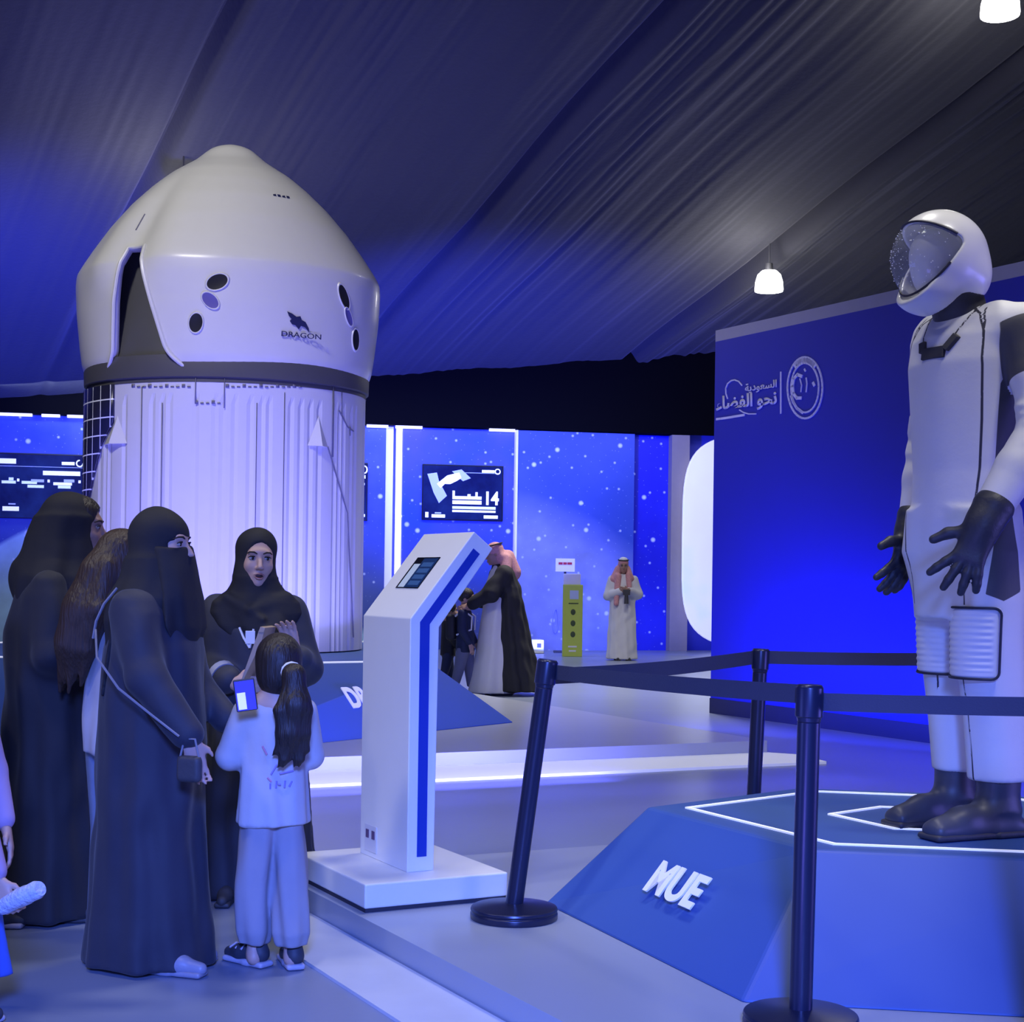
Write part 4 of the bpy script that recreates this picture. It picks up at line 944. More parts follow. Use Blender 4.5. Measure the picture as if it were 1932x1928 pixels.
M_lite = mat('pale_shirt_cloth', (0.47, 0.46, 0.50), rough=0.8, var=0.05, bump=0.06, bscale=30)
def headM(c, s, yaw=0, pitch=0, roll=0):
    M = Euler((R(pitch), R(roll), R(yaw)), 'XYZ').to_matrix(); c = Vector(c)
    def T(x, y, z): return tuple(c + M @ (Vector((x, y, z)) * s))
    return T, tuple(Euler((R(pitch), R(roll), R(yaw)), 'XYZ')), s
def add_head(B, H, ears=True):
    T, e, s = H
    E = lambda c, r, k=0.02, sub=False: B.ell(T(*c), tuple(q * s for q in r), e, k * s, sub)
    E((0, 0.015, 0.035), (0.074, 0.094, 0.085)); E((0, -0.022, -0.035), (0.061, 0.070, 0.09), 0.03); E((0, -0.045, -0.088), (0.043, 0.043, 0.032), 0.03); E((0, -0.080, -0.104), (0.017, 0.014, 0.014), 0.02)
    E((0.034, -0.062, -0.032), (0.024, 0.022, 0.022), 0.02); E((-0.034, -0.062, -0.032), (0.024, 0.022, 0.022), 0.02); E((0, -0.080, 0.026), (0.045, 0.012, 0.012), 0.02)
    for x in (0.031, -0.031): E((x, -0.104, 0.001), (0.019, 0.018, 0.012), 0.012, True)
    B.cone(T(0, -0.088, 0.004), T(0, -0.112, -0.034), 0.0075 * s, 0.0115 * s, 0.012 * s)
    for x in (0.011, -0.011): E((x, -0.100, -0.040), (0.008, 0.009, 0.007), 0.008)
    E((0, -0.088, -0.068), (0.024, 0.012, 0.012), 0.012)
    if ears:
        for x in (0.075, -0.075): E((x, 0.012, -0.015), (0.008, 0.018, 0.030), 0.008)
    B.cone(T(0, 0.015, -0.06), T(0, 0.03, -0.17), 0.052 * s, 0.056 * s, 0.03 * s)
def face(H, parent, mouth_open=False, gaze=0.0):
    T, e, s = H; Mx = Euler(e).to_matrix()
    for x in (0.031, -0.031):
        ey = MB().ball(T(x, -0.079, 0.001), (0.0155 * s, 0.0085 * s, 0.0075 * s), Mx).build('eye', M_eyew, parent, smooth=True)
        MB().ball(T(x + gaze, -0.0845, 0.001), (0.0068 * s, 0.004 * s, 0.0070 * s), Mx).build('iris', M_iris, ey, smooth=True)
        MB().tube([T(x - 0.017, -0.079, 0.003), T(x - 0.008, -0.0875, 0.0085), T(x + 0.006, -0.0885, 0.009), T(x + 0.017, -0.079, 0.004)], [0.0015 * s, 0.0026 * s, 0.0026 * s, 0.0015 * s], 6).build('eyelid', M_brow, ey, smooth=True)
        g = 1 if x > 0 else -1
        MB().tube([T(g * 0.012, -0.091, 0.020), T(g * 0.026, -0.0915, 0.0265), T(g * 0.042, -0.082, 0.026), T(g * 0.053, -0.068, 0.019)], [0.003 * s, 0.004 * s, 0.0034 * s, 0.0016 * s], 6).build('eyebrow', M_brow, parent, smooth=True)
    o_ = 0.007 if mouth_open else 0.0025
    MB().tube([T(-0.023, -0.092, -0.068), T(-0.008, -0.102, -0.066 + o_ * 0.6), T(0, -0.1035, -0.067 + o_ * 0.6), T(0.008, -0.102, -0.066 + o_ * 0.6), T(0.023, -0.092, -0.068)], [0.001 * s, 0.0042 * s, 0.0040 * s, 0.0042 * s, 0.001 * s], 8).build('lip', M_lip, parent, smooth=True)
    MB().tube([T(-0.022, -0.092, -0.070), T(-0.009, -0.1005, -0.0745 - o_), T(0, -0.102, -0.0755 - o_), T(0.009, -0.1005, -0.0745 - o_), T(0.022, -0.092, -0.070)], [0.001 * s, 0.0048 * s, 0.0052 * s, 0.0048 * s, 0.001 * s], 8).build('lip', M_lip, parent, smooth=True)
    if mouth_open: MB().ball(T(0, -0.097, -0.0715), (0.017 * s, 0.005 * s, 0.0065 * s), Mx).build('mouth', M_mouth, parent, smooth=True)
def add_hand(B, wr, d, t, s=1.0, fingers=None, flip=1):
    w_ = Vector(wr); d = Vector(d).normalized(); t = Vector(t); t = (t - d * d.dot(t)).normalized(); n = d.cross(t) * flip
    fingers = fingers or [(6, 14, 1), (2, 16, 1.08), (-2, 18, 1), (-7, 20, 0.82), (48, 8, 0.85)]
    for k in range(4): B.cone(w_ + d * 0.012 * s + t * (1.5 - k) * 0.012 * s, w_ + d * 0.085 * s + t * (1.5 - k) * 0.0185 * s, 0.0165 * s, 0.0125 * s, 0.012 * s)
    for k in range(4):
        sp, cu, L = fingers[k]; p = w_ + d * 0.085 * s + t * (1.5 - k) * 0.019 * s; dr = d * math.cos(R(sp)) + t * math.sin(R(sp)); rs_ = [0.0098, 0.0092, 0.0085, 0.0072]
        for q in range(3):
            dd = dr * math.cos(R(cu * (q + 0.5))) + n * math.sin(R(cu * (q + 0.5))); e = p + dd * 0.078 * s * L * (0.44, 0.31, 0.25)[q]; B.cone(p, e, rs_[q] * s, rs_[q + 1] * s, 0.004 * s); p = e
    sp, cu, L = fingers[4]; p = w_ + d * 0.025 * s + t * 0.026 * s
    for q in range(2):
        dd = (d * math.cos(R(sp - 22 * q)) + t * math.sin(R(sp - 22 * q))) * math.cos(R(cu)) + n * math.sin(R(cu)); e = p + dd * 0.072 * s * L * (0.55, 0.45)[q]; B.cone(p, e, (0.013 - 0.002 * q) * s, (0.011 - 0.0025 * q) * s, 0.006 * s); p = e
def add_body(B, h, arms, legs_y=(0.0, 0.0), w_=1.0):         # h: standing height; arms: [(shoulder, elbow, wrist)]
    k = h / 1.68
    B.stack([(0.80 * k, 0, 0.01, 0.145 * w_ * k, 0.10 * k), (0.92 * k, 0, 0.01, 0.15 * w_ * k, 0.105 * k), (1.05 * k, 0, 0.005, 0.12 * w_ * k, 0.09 * k), (1.22 * k, 0, 0, 0.145 * w_ * k, 0.098 * k), (1.35 * k, 0, 0.015, 0.145 * w_ * k, 0.08 * k), (1.42 * k, 0, 0.02, 0.07 * k, 0.06 * k)], 0, k=0.04)
    for sx, ly in ((1, legs_y[0]), (-1, legs_y[1])):
        B.cone((0.075 * sx * k, 0.01, 0.83 * k), (0.085 * sx * k, ly * 0.4, 0.46 * k), 0.078 * k, 0.052 * k, 0.03).cone((0.085 * sx * k, ly * 0.4, 0.46 * k), (0.09 * sx * k, ly + 0.015, 0.09 * k), 0.052 * k, 0.034 * k, 0.02)
        B.cone((0.09 * sx * k, ly + 0.03, 0.05 * k), (0.10 * sx * k, ly - 0.12 * k, 0.036 * k), 0.036 * k, 0.024 * k, 0.03)
    for S_, E_, W_ in arms: B.cone(S_, E_, 0.045 * k, 0.038 * k, 0.02).cone(E_, W_, 0.038 * k, 0.025 * k, 0.01)
def shoe(x, y, L, tw, m, ms, parent, wd=0.042, high=0.0):
    rt = Matrix.Rotation(R(tw), 3, 'Z')
    def q(a, b, z): v = rt @ Vector((a, b, 0)); return (x + v.x, y + v.y, z)
    B = Blob(0.005); B.cone(q(0, L * 0.22, 0.045), q(0, -L * 0.2, 0.04), wd * 0.9, wd * 0.85, 0.03).cone(q(0, -L * 0.2, 0.036), q(0, -L * 0.5, 0.03), wd * 0.85, wd * 0.62, 0.02)
    B.cone(q(0, L * 0.2, 0.05), q(0, L * 0.16, 0.075 + high), wd * 0.8, wd * 0.85, 0.02)
    B.box((x, y, -0.05), (0.4, 0.4, 0.062), (0, 0, 0), 0.001, 0.003, True)
    o = B.build('shoe', m, parent)
    S = Blob(0.005); S.box(q(0, L * 0.16, 0.013), (wd * 0.95, L * 0.24, 0.011), (0, 0, R(tw)), 0.009).box(q(0, -L * 0.24, 0.013), (wd * 0.92, L * 0.32, 0.011), (0, 0, R(tw)), 0.009)
    S.build('sole', ms, o); return o
def person(X, Y, rz, label): return empty('person', (X, Y, 0), R(rz), label, 'person')
def zat(py, Y, px=480): return at(px, py, Y).z

# --- the guide in the black headscarf
GY = 6.43; g = person(at(480, 1400, GY).x, GY, 8, 'woman in a black headscarf and navy abaya facing the group beside the info stand')
H = headM((0.0, -0.02, 1.462), 1.03, 10, 3, 2)
B = Blob(0.0055)
arms = [((0.165, 0.02, 1.24), (0.225, -0.03, 0.985), (0.165, -0.19, 1.06)), ((-0.165, 0.02, 1.24), (-0.21, -0.02, 1.0), (-0.085, -0.21, 0.93))]
add_body(B, 1.53, arms); add_head(B, H)
add_hand(B, (0.163, -0.195, 1.063), (-0.05, -0.04, 0.20), (-0.4, 0.1, -0.1), 0.98, [(8, 26, 1), (3, 24, 1.05), (-2, 22, 1), (-6, 20, 0.85), (30, 30, 0.9)], 1)
add_hand(B, (-0.083, -0.213, 0.93), (0.35, -0.10, 0.0), (0, -0.1, 1), 0.95, [(3, 38, 1), (1, 40, 1.05), (-1, 42, 1), (-3, 44, 0.85), (50, 20, 0.9)], -1)
B.build('body', M_skin, g); face(H, g, True, 0.002)
M_navyab = mat('navy_abaya_cloth', (0.020, 0.023, 0.042), rough=0.7, var=0.15, sheen=0.1, bump=0.05, bscale=40)
B = Blob(0.011)
B.stack([(0.012, 0.01, 0.0, 0.27, 0.165), (0.35, 0, 0.005, 0.245, 0.165), (0.75, 0, 0.01, 0.21, 0.165), (1.0, 0, 0.0, 0.20, 0.15), (1.15, 0, 0.0, 0.205, 0.145), (1.24, 0, 0.01, 0.19, 0.115), (1.31, 0, 0.015, 0.10, 0.075)], 9, (0.014, 0.003), 0.5)
for (S_, E_, W_), t in zip(arms, (0.55, 0.8)):
    e_ = tuple(E_[i] + (W_[i] - E_[i]) * t for i in range(3)); B.cone(S_, E_, 0.062, 0.070, 0.05).cone(E_, e_, 0.068, 0.058, 0.02)
B.build('abaya', M_navyab, g, 2, wrinkle=0.004, ph=0.7)
T, e, s = H; B = Blob(0.006)
B.ell(T(0, 0.022, 0.036), (0.089, 0.104, 0.098), e, 0.03).ell(T(0, 0.01, -0.06), (0.088, 0.088, 0.09), e, 0.04).cone(T(0, 0.0, -0.10), (0, 0, 1.27), 0.078, 0.125, 0.05)
B.stack([(1.12, 0.01, -0.06, 0.13, 0.10), (1.17, 0, -0.03, 0.175, 0.125), (1.225, 0, -0.005, 0.205, 0.135), (1.27, 0, 0.0, 0.19, 0.125), (1.315, 0, 0.0, 0.125, 0.105), (1.37, 0, -0.01, 0.088, 0.09)], 6, (0.008, 0.003), 0.4, 0.03).ell((0.075, -0.13, 1.10), (0.055, 0.035, 0.11), (R(-6), R(10), 0), 0.03)
for q, (a, b) in enumerate((((-0.12, -0.08, 1.29), (0.03, -0.155, 1.2)), ((-0.14, -0.06, 1.26), (0.06, -0.165, 1.15)), ((0.13, -0.05, 1.29), (-0.02, -0.14, 1.24)))): B.cone(a, b, 0.02, 0.014, 0.025)
B.ell(T(0, -0.150, -0.012), (0.0635, 0.13, 0.104), e, 0.006, True)
B.build('headscarf', M_black2, g, 2, wrinkle=0.003, ph=1.9)
MB().tube([(-0.065, -0.152, 1.165), (-0.045, -0.168, 1.12), (-0.02, -0.172, 1.08)], 0.005, 6).tube([(-0.005, -0.168, 1.16), (-0.012, -0.172, 1.12), (-0.02, -0.172, 1.08)], 0.005, 6).build('lanyard', M_whitepaint, g)
MB().box((-0.018, -0.176, 1.125), (0.04, 0.004, 0.055)).build('badge', M_whitepaint, g, bevel=0.001)
a_ = Vector(arms[1][1]).lerp(Vector(arms[1][2]), 0.58); b_ = Vector(arms[1][1]).lerp(Vector(arms[1][2]), 0.70)
MB().tube([a_, b_], [0.070, 0.066], 20).build('cuff_band', mat('silver_band', (0.35, 0.36, 0.45), rough=0.5), g, smooth=True)
shoe(-0.10, -0.13, 0.24, -8, M_dark, M_dark, g, 0.036); shoe(0.09, -0.10, 0.24, 8, M_dark, M_dark, g, 0.036)
# board she holds
gp = at(491, 1182, 6.10); gq = at(453, 1288, 6.10); dv = (gq - gp)
o = empty('clipboard', gq, 0, 'thin tan clipboard held edge-on by the woman in the black headscarf', 'clipboard')
wv = Vector((0.05, 0.0, -0.006)); 
M_tan = mat('tan_card', (0.40, 0.30, 0.22), rough=0.6)
tri = [Vector((0, 0, 0)), -dv + Vector((0.006, 0, 0)), -dv * 0.72 + Vector((0.012, 0, 0.0)), -dv * 0.30 + Vector((0.022, 0.0, 0)), Vector((0.012, 0, -0.004))]
MB().extrude([Vector((0, 0, 0)), -dv, -dv * 0.98 + Vector((0.022, 0, 0.0)), -dv * 0.72 + Vector((0.028, 0, 0)), Vector((0.008, 0, 0))], (0.02, 0.16, 0.0)).build('board', M_tan, o, bevel=0.0015)
MB().extrude([-dv * 0.97 + Vector((0.002, -0.004, 0)), -dv * 0.90 + Vector((0.0, -0.004, 0)), -dv * 0.90 + Vector((0.022, -0.004, 0)), -dv * 0.97 + Vector((0.022, -0.004, 0))], (0.0, 0.05, 0)).build('clip', M_tan, o)

# --- the woman with the face veil, nearest of the group
NY = 5.27; n_ = person(at(293, 1400, NY).x, NY, 72, 'nearest woman, in a black face veil and long black abaya with a shoulder strap')
H = headM((0.0, -0.02, 1.49), 1.0, 3, 0)
B = Blob(0.008); arms = [((0.165, 0.02, 1.27), (0.20, -0.02, 1.0), (0.17, -0.2, 0.85)), ((-0.165, 0.0, 1.27), (-0.21, -0.09, 1.03), (-0.20, -0.255, 0.835))]
add_body(B, 1.58, arms); add_head(B, H)
add_hand(B, (-0.20, -0.26, 0.828), (0.03, -0.03, -0.2), (0.3, -0.3, -0.1), 0.95); add_hand(B, (0.17, -0.205, 0.845), (0, -0.08, -0.2), (-0.3, -0.3, 0), 0.95)
B.build('body', M_skin, n_); face(H, n_)
B = Blob(0.011)
B.stack([(0.012, 0, 0.01, 0.215, 0.235), (0.2, 0, 0.012, 0.20, 0.215), (0.5, 0, 0.015, 0.19, 0.195), (0.9, 0, 0.015, 0.19, 0.18), (1.12, 0, 0.01, 0.20, 0.165), (1.25, 0, 0.01, 0.185, 0.135), (1.33, 0, 0.015, 0.10, 0.085)], 8, (0.012, 0.003), 1.7)
for S_, E_, W_ in arms:
    e_ = tuple(E_[i] + (W_[i] - E_[i]) * 0.93 for i in range(3)); B.cone(S_, E_, 0.066, 0.068, 0.06).cone(E_, e_, 0.066, 0.055, 0.03)
B.build('abaya', M_navyab, n_, 2, wrinkle=0.004, ph=2.7)
T, e, s = H; B = Blob(0.007)
B.ell(T(0, 0.018, 0.036), (0.093, 0.108, 0.096), e, 0.03).ell(T(0, 0.02, -0.06), (0.092, 0.09, 0.10), e, 0.04).cone(T(0, 0.02, -0.10), (0, 0.01, 1.28), 0.09, 0.13, 0.05)
B.stack([(0.96, -0.03, 0.105, 0.12, 0.05), (1.10, 0, 0.075, 0.17, 0.085), (1.22, 0, 0.035, 0.195, 0.125), (1.30, 0, 0.02, 0.175, 0.135), (1.37, 0, 0.01, 0.125, 0.115), (1.43, 0, 0.01, 0.098, 0.10)], 7, (0.012, 0.003), 0.8, 0.04)
B.cone((0, 0.105, 1.52), (0.02, 0.125, 1.535), 0.012, 0.008, 0.01)
B.ell(T(0, -0.10, 0.001), (0.074, 0.075, 0.0135), e, 0.006, True)
B.build('headscarf', M_black2, n_, 2, wrinkle=0.003, ph=0.3)
B = Blob(0.007)
B.stack([(1.14, 0, -0.115, 0.085, 0.028), (1.20, 0, -0.11, 0.115, 0.045), (1.30, 0, -0.095, 0.11, 0.058), (1.40, 0, -0.072, 0.10, 0.066), (1.484, 0, -0.050, 0.086, 0.068)], 5, (0.006, 0.001), 0.3, 0.02)
B.build('face_veil', M_black2, n_, 3, wrinkle=0.003, ph=4.0)
pts = [(-0.10, 0.13, 1.18), (-0.125, 0.12, 1.26), (-0.16, 0.08, 1.335), (-0.17, 0.0, 1.35)]
bag = [(-0.185, 0.115, 1.20), (-0.215, 0.085, 1.30), (-0.20, 0.03, 1.362)]
MB().tube([(-0.197, 0.13, 1.16), (-0.203, 0.115, 1.22), (-0.195, 0.09, 1.28), (-0.17, 0.055, 1.335)], 0.005, 6).build('strap', mat('grey_strap', (0.22, 0.22, 0.26), rough=0.5), n_, smooth=True)
MB().tube([(-0.205, 0.115, 1.19), (-0.285, 0.055, 1.10), (-0.300, -0.04, 1.0), (-0.285, -0.15, 0.92), (-0.262, -0.25, 0.845)], 0.0045, 6).build('strap', MATS['grey_strap'], n_, smooth=True)
shoe(-0.10, -0.125, 0.25, 0, mat('pale_shoe', (0.28, 0.28, 0.36), rough=0.4), MATS['pale_shoe'], n_, 0.038); shoe(0.09, -0.06, 0.25, 0, MATS['pale_shoe'], MATS['pale_shoe'], n_, 0.038)
o = empty('handbag', (0, 0, 0), 0, 'small dark handbag hanging at the hand of the nearest veiled woman', 'handbag')
hp = n_.matrix_basis @ Vector((-0.235, -0.275, 0.735)); o.location = hp; o.rotation_euler = (0, 0, R(72))
B = Blob(0.006); B.box((0, 0, 0), (0.018, 0.045, 0.045), (0, 0, 0), 0.016); B.build('pouch', M_dark, o)
MB().tube([(0, -0.035, 0.04), (0, -0.02, 0.10), (0, 0.02, 0.10), (0, 0.035, 0.04)], 0.004, 6).build('handle', MATS['grey_strap'], o, smooth=True)

# --- the tall woman seen from the side at the left
LY = 5.98; l_ = person(at(104, 1400, LY).x, LY, 96, 'tall woman in a loose black headscarf seen in profile at the left')
H = headM((0.0, -0.075, 1.575), 1.05, 4, 4)
B = Blob(0.006); arms = [((0.17, 0.0, 1.34), (0.2, -0.03, 1.07), (0.13, -0.18, 1.02)), ((-0.17, 0.0, 1.34), (-0.21, -0.03, 1.06), (-0.12, -0.17, 1.03))]
add_body(B, 1.68, arms); add_head(B, H)
add_hand(B, (-0.115, -0.175, 1.03), (0.2, -0.05, 0), (0, -0.2, 0.5), 0.95); add_hand(B, (0.125, -0.185, 1.02), (-0.2, -0.05, 0), (0, -0.2, 0.5), 0.95)
B.build('body', M_skin2, l_); face(H, l_)
B = Blob(0.012)
B.stack([(0.012, 0, 0.01, 0.23, 0.20), (0.4, 0, 0.012, 0.21, 0.19), (0.9, 0, 0.02, 0.20, 0.175), (1.15, 0, 0.03, 0.205, 0.17), (1.3, 0, 0.025, 0.195, 0.14), (1.40, 0, 0.015, 0.10, 0.09)], 8, (0.012, 0.004), 2.6)
for S_, E_, W_ in arms:
    e_ = tuple(E_[i] + (W_[i] - E_[i]) * 0.95 for i in range(3)); B.cone(S_, E_, 0.066, 0.072, 0.06).cone(E_, e_, 0.072, 0.07, 0.03)
B.build('abaya', M_black, l_, 2, wrinkle=0.004, ph=5.0)
T, e, s = H; B = Blob(0.007)
B.ell(T(0, 0.035, 0.04), (0.102, 0.108, 0.098), e, 0.03).ell(T(0, 0.06, -0.05), (0.108, 0.105, 0.12), e, 0.05).cone(T(0, 0.05, -0.12), (0, 0.03, 1.36), 0.105, 0.15, 0.06)
B.stack([(1.16, 0, 0.0, 0.17, 0.145), (1.28, 0, 0.0, 0.205, 0.155), (1.37, 0, 0.0, 0.19, 0.15), (1.44, 0, -0.005, 0.145, 0.14), (1.52, 0, -0.01, 0.115, 0.13), (1.60, 0, -0.03, 0.105, 0.115)], 7, (0.012, 0.004), 2.2, 0.05)
B.ell(T(0, -0.142, -0.012), (0.075, 0.125, 0.108), e, 0.008, True)
B.build('headscarf', M_black2, l_, 2, wrinkle=0.0035, ph=3.1)
B = Blob(0.006); B.ell(T(0, 0.0, 0.042), (0.079, 0.094, 0.084), e, 0.02).ell(T(0, -0.10, 0.0), (0.07, 0.05, 0.085), e, 0.005, True); B.build('hair', M_dhair, l_)
rd2 = random.Random(4); m = MB()
for k in range(60):
    u, v = rd2.random(), rd2.random(); p = Vector((-0.135 - 0.045 * u + 0.03 * v, -0.145 + 0.055 * u - 0.02 * v, 1.33 - 0.10 * v - 0.02 * u)); m.ball(p, rd2.uniform(0.003, 0.006), n=6)
m.build('embroidery', mat('silver_embroidery', (0.5, 0.5, 0.55), rough=0.4), l_, smooth=True)['kind'] = 'stuff'
shoe(-0.10, -0.12, 0.25, 0, M_dark, M_dark, l_, 0.037); shoe(0.09, -0.1, 0.25, 0, M_dark, M_dark, l_, 0.037)

# --- girl with long loose brown hair between the two women
Y_ = 5.69; q_ = person(at(229, 1400, Y_).x, Y_, 128, 'girl with long loose brown hair and a white top between the two women')
H = headM((0.0, -0.01, 1.425), 0.98, 8, 4)
B = Blob(0.008); arms = [((0.15, 0.01, 1.2), (0.185, 0.0, 0.95), (0.16, -0.08, 0.76)), ((-0.15, 0.01, 1.2), (-0.185, 0.0, 0.95), (-0.16, -0.08, 0.76))]
add_body(B, 1.5, arms); add_head(B, H); add_hand(B, (0.16, -0.085, 0.755), (0, -0.08, -0.2), (-0.3, -0.3, 0), 0.9); add_hand(B, (-0.16, -0.085, 0.755), (0, -0.08, -0.2), (0.3, -0.3, 0), 0.9, None, -1)
B.build('body', M_skin, q_); face(H, q_)
B = Blob(0.009); B.stack([(0.70, 0, 0.01, 0.165, 0.13), (0.95, 0, 0.01, 0.155, 0.12), (1.12, 0, 0.0, 0.165, 0.12), (1.21, 0, 0.01, 0.155, 0.09), (1.27, 0, 0.015, 0.075, 0.062)], 7, (0.006, 0.002), 0.9)
for S_, E_, W_ in arms: B.cone(S_, E_, 0.062, 0.058, 0.03).cone(E_, W_, 0.055, 0.046, 0.01)
B.build('top', M_lite, q_, 2, wrinkle=0.003, ph=0.5)
M_jean = mat('faded_jeans', (0.20, 0.25, 0.36), rough=0.8, var=0.15, bump=0.1, bscale=40)
B = Blob(0.009)
for sx in (1, -1): B.stack([(0.055, 0.09 * sx, 0.01, 0.068, 0.078), (0.4, 0.085 * sx, 0, 0.07, 0.08), (0.72, 0.075 * sx, 0.01, 0.085, 0.10), (0.8, 0.07 * sx, 0.01, 0.085, 0.10)], 5, (0.004, 0.002), sx, 0.02)
B.build('jeans', M_jean, q_)
T, e, s = H; B = Blob(0.007)
B.ell(T(0, 0.024, 0.042), (0.087, 0.100, 0.092), e, 0.03).ell(T(0, 0.055, -0.05), (0.088, 0.075, 0.10), e, 0.04).chain([(0, 0.09, 1.38), (0.02, 0.125, 1.24), (0.05, 0.15, 1.12), (0.08, 0.155, 1.02)], [0.085, 0.095, 0.085, 0.04], 0.05)
for k in range(9):
    a = (k - 4) / 4; B.chain([(a * 0.075, 0.10, 1.42), (a * 0.10 + 0.01, 0.165 - 0.03 * a * a, 1.25), (a * 0.10 + 0.06, 0.20 - 0.05 * a * a, 1.10), (a * 0.09 + 0.10, 0.20 - 0.04 * a * a, 0.96 + 0.03 * math.sin(k * 2.2))], [0.02, 0.03, 0.026, 0.008], 0.02)
B.ell(T(0, -0.115, -0.02), (0.07, 0.075, 0.095), e, 0.01, True)
B.build('hair', M_brown, q_)
for sx in (1, -1): shoe(0.09 * sx, -0.02, 0.23, 0, mat('pale_sneaker', (0.55, 0.56, 0.62), rough=0.5), MATS['pale_sneaker'], q_, 0.038)

# --- little girl with the ponytail, back to the camera
CY_ = 5.28; c_ = person(at(515, 1500, CY_).x, CY_, 196, 'little girl with a dark ponytail, white top and grey trousers seen from behind')
H = headM((-0.016, -0.015, 1.052), 0.92, -6, 6)
B = Blob(0.006); arms = [((0.105, 0.01, 0.90), (0.150, -0.03, 0.745), (0.105, -0.17, 0.865)), ((-0.105, 0.01, 0.90), (-0.135, -0.04, 0.74), (-0.03, -0.19, 0.85))]
add_body(B, 1.16, arms, (0.0, 0.05)); add_head(B, H)
add_hand(B, (0.103, -0.175, 0.868), (-0.05, -0.06, 0.12), (-0.5, -0.2, 0.1), 0.72, [(4, 34, 1), (1, 36, 1.05), (-1, 38, 1), (-3, 40, 0.85), (45, 10, 0.9)], -1); add_hand(B, (-0.028, -0.193, 0.852), (0.09, -0.05, 0.10), (0.3, -0.3, 0.4), 0.72)
B.build('body', M_skin, c_); face(H, c_)
B = Blob(0.007); B.stack([(0.505, 0, 0.008, 0.128, 0.112), (0.56, 0, 0.006, 0.124, 0.106), (0.72, 0, 0.0, 0.113, 0.09), (0.84, 0, 0.0, 0.118, 0.085), (0.905, 0, 0.01, 0.108, 0.07), (0.95, 0, 0.012, 0.055, 0.05)], 7, (0.007, 0.002), 0.3)
for S_, E_, W_ in arms: B.cone(S_, E_, 0.048, 0.053, 0.03).cone(E_, tuple(E_[i] + (W_[i] - E_[i]) * 0.93 for i in range(3)), 0.05, 0.036, 0.012)
tp = B.build('top', M_lite, c_, 2, wrinkle=0.0028, ph=1.1)
def backp(x, z): return Vector((x, 0.093 + 0.006 - 0.9 * x * x * 4, z))
pm = mat('pink_print', (0.55, 0.25, 0.38), rough=0.7); vm = mat('violet_print', (0.25, 0.22, 0.5), rough=0.7)
for mm, segs in ((pm, ((-0.055, 0.775, -0.03, 0.765), (0.035, 0.76, 0.05, 0.79), (0.018, 0.665, 0.032, 0.68))), (vm, ((-0.06, 0.70, -0.01, 0.693), (0.0, 0.725, 0.02, 0.69), (-0.055, 0.665, -0.045, 0.645), (-0.03, 0.668, -0.028, 0.643), (0.0, 0.668, 0.002, 0.643), (-0.015, 0.655, -0.005, 0.655), (0.022, 0.66, 0.022, 0.64)))):
    m = MB()
    for x0, z0, x1, z1 in segs: m.tube([backp(x0, z0), backp((x0 + x1) / 2, (z0 + z1) / 2), backp(x1, z1)], 0.0035, 6)
    m.build('back_print', mm, tp, smooth=True)
M_trou = mat('grey_trousers', (0.30, 0.29, 0.34), rough=0.85, var=0.06, bump=0.06, bscale=30)
B = Blob(0.007)
for sx, ly in ((1, 0.0), (-1, 0.06)): B.stack([(0.085, 0.066 * sx, ly + 0.01, 0.050, 0.058), (0.13, 0.066 * sx, ly + 0.008, 0.062, 0.07), (0.3, 0.062 * sx, ly * 0.5, 0.066, 0.076), (0.45, 0.054 * sx, 0.005, 0.064, 0.082), (0.56, 0.045 * sx, 0.008, 0.06, 0.082)], 5, (0.008, 0.003), 1.1 * sx, 0.02)
B.build('trousers', M_trou, c_, 2, wrinkle=0.003, ph=2.1)
M_snk = mat('dark_sneaker', (0.035, 0.04, 0.06), rough=0.6); M_sole = mat('pale_sole', (0.42, 0.40, 0.50), rough=0.6)
s1 = shoe(0.068, -0.02, 0.21, 38, M_snk, M_sole, c_, 0.036, 0.02); s2 = shoe(-0.07, 0.03, 0.20, 5, M_snk, M_sole, c_, 0.036, 0.02)
for sh_, x, y, tw in ((s1, 0.068, -0.02, 38), (s2, -0.07, 0.03, 5)):
    rt = Matrix.Rotation(R(tw), 3, 'Z')
    for k in range(3):
        a = rt @ Vector((-0.030, -0.015 - 0.028 * k, 0)); b = rt @ Vector((0.030, -0.020 - 0.028 * k, 0)); c0 = rt @ Vector((0, -0.018 - 0.028 * k, 0))
        MB().tube([(x + a.x, y + a.y, 0.056), (x + c0.x, y + c0.y, 0.080 - 0.006 * k), (x + b.x, y + b.y, 0.056)], 0.004, 6).build('strap', M_sole, sh_, smooth=True)
T, e, s = H; B = Blob(0.006)
B.ell(T(0, 0.02, 0.040), (0.084, 0.102, 0.093), e, 0.03).ell(T(0, 0.045, -0.03), (0.078, 0.07, 0.075), e, 0.03).ell(T(0, -0.11, -0.02), (0.065, 0.07, 0.085), e, 0.01, True)
hr = B.build('hair', M_dhair, c_)
px_ = -0.045
B = Blob(0.006); B.chain([(px_ + 0.01, 0.085, 1.055), (px_ - 0.005, 0.135, 1.04), (px_ - 0.01, 0.150, 0.94), (px_ + 0.005, 0.145, 0.84), (px_ + 0.01, 0.14, 0.77)], [0.026, 0.038, 0.052, 0.046, 0.016], 0.02)
for k in range(7):
    a = (k - 3) / 3; B.chain([(px_ + a * 0.02, 0.15, 1.0), (px_ + a * 0.05, 0.165, 0.92), (px_ + a * 0.045 + 0.012 * math.sin(k * 1.7), 0.16, 0.84), (px_ + a * 0.05, 0.15, 0.76 + 0.02 * math.cos(k * 2.1)), (px_ + a * 0.055 + 0.012, 0.145, 0.735 + 0.03 * math.cos(k * 2.1))], [0.012, 0.018, 0.018, 0.011, 0.004], 0.012)
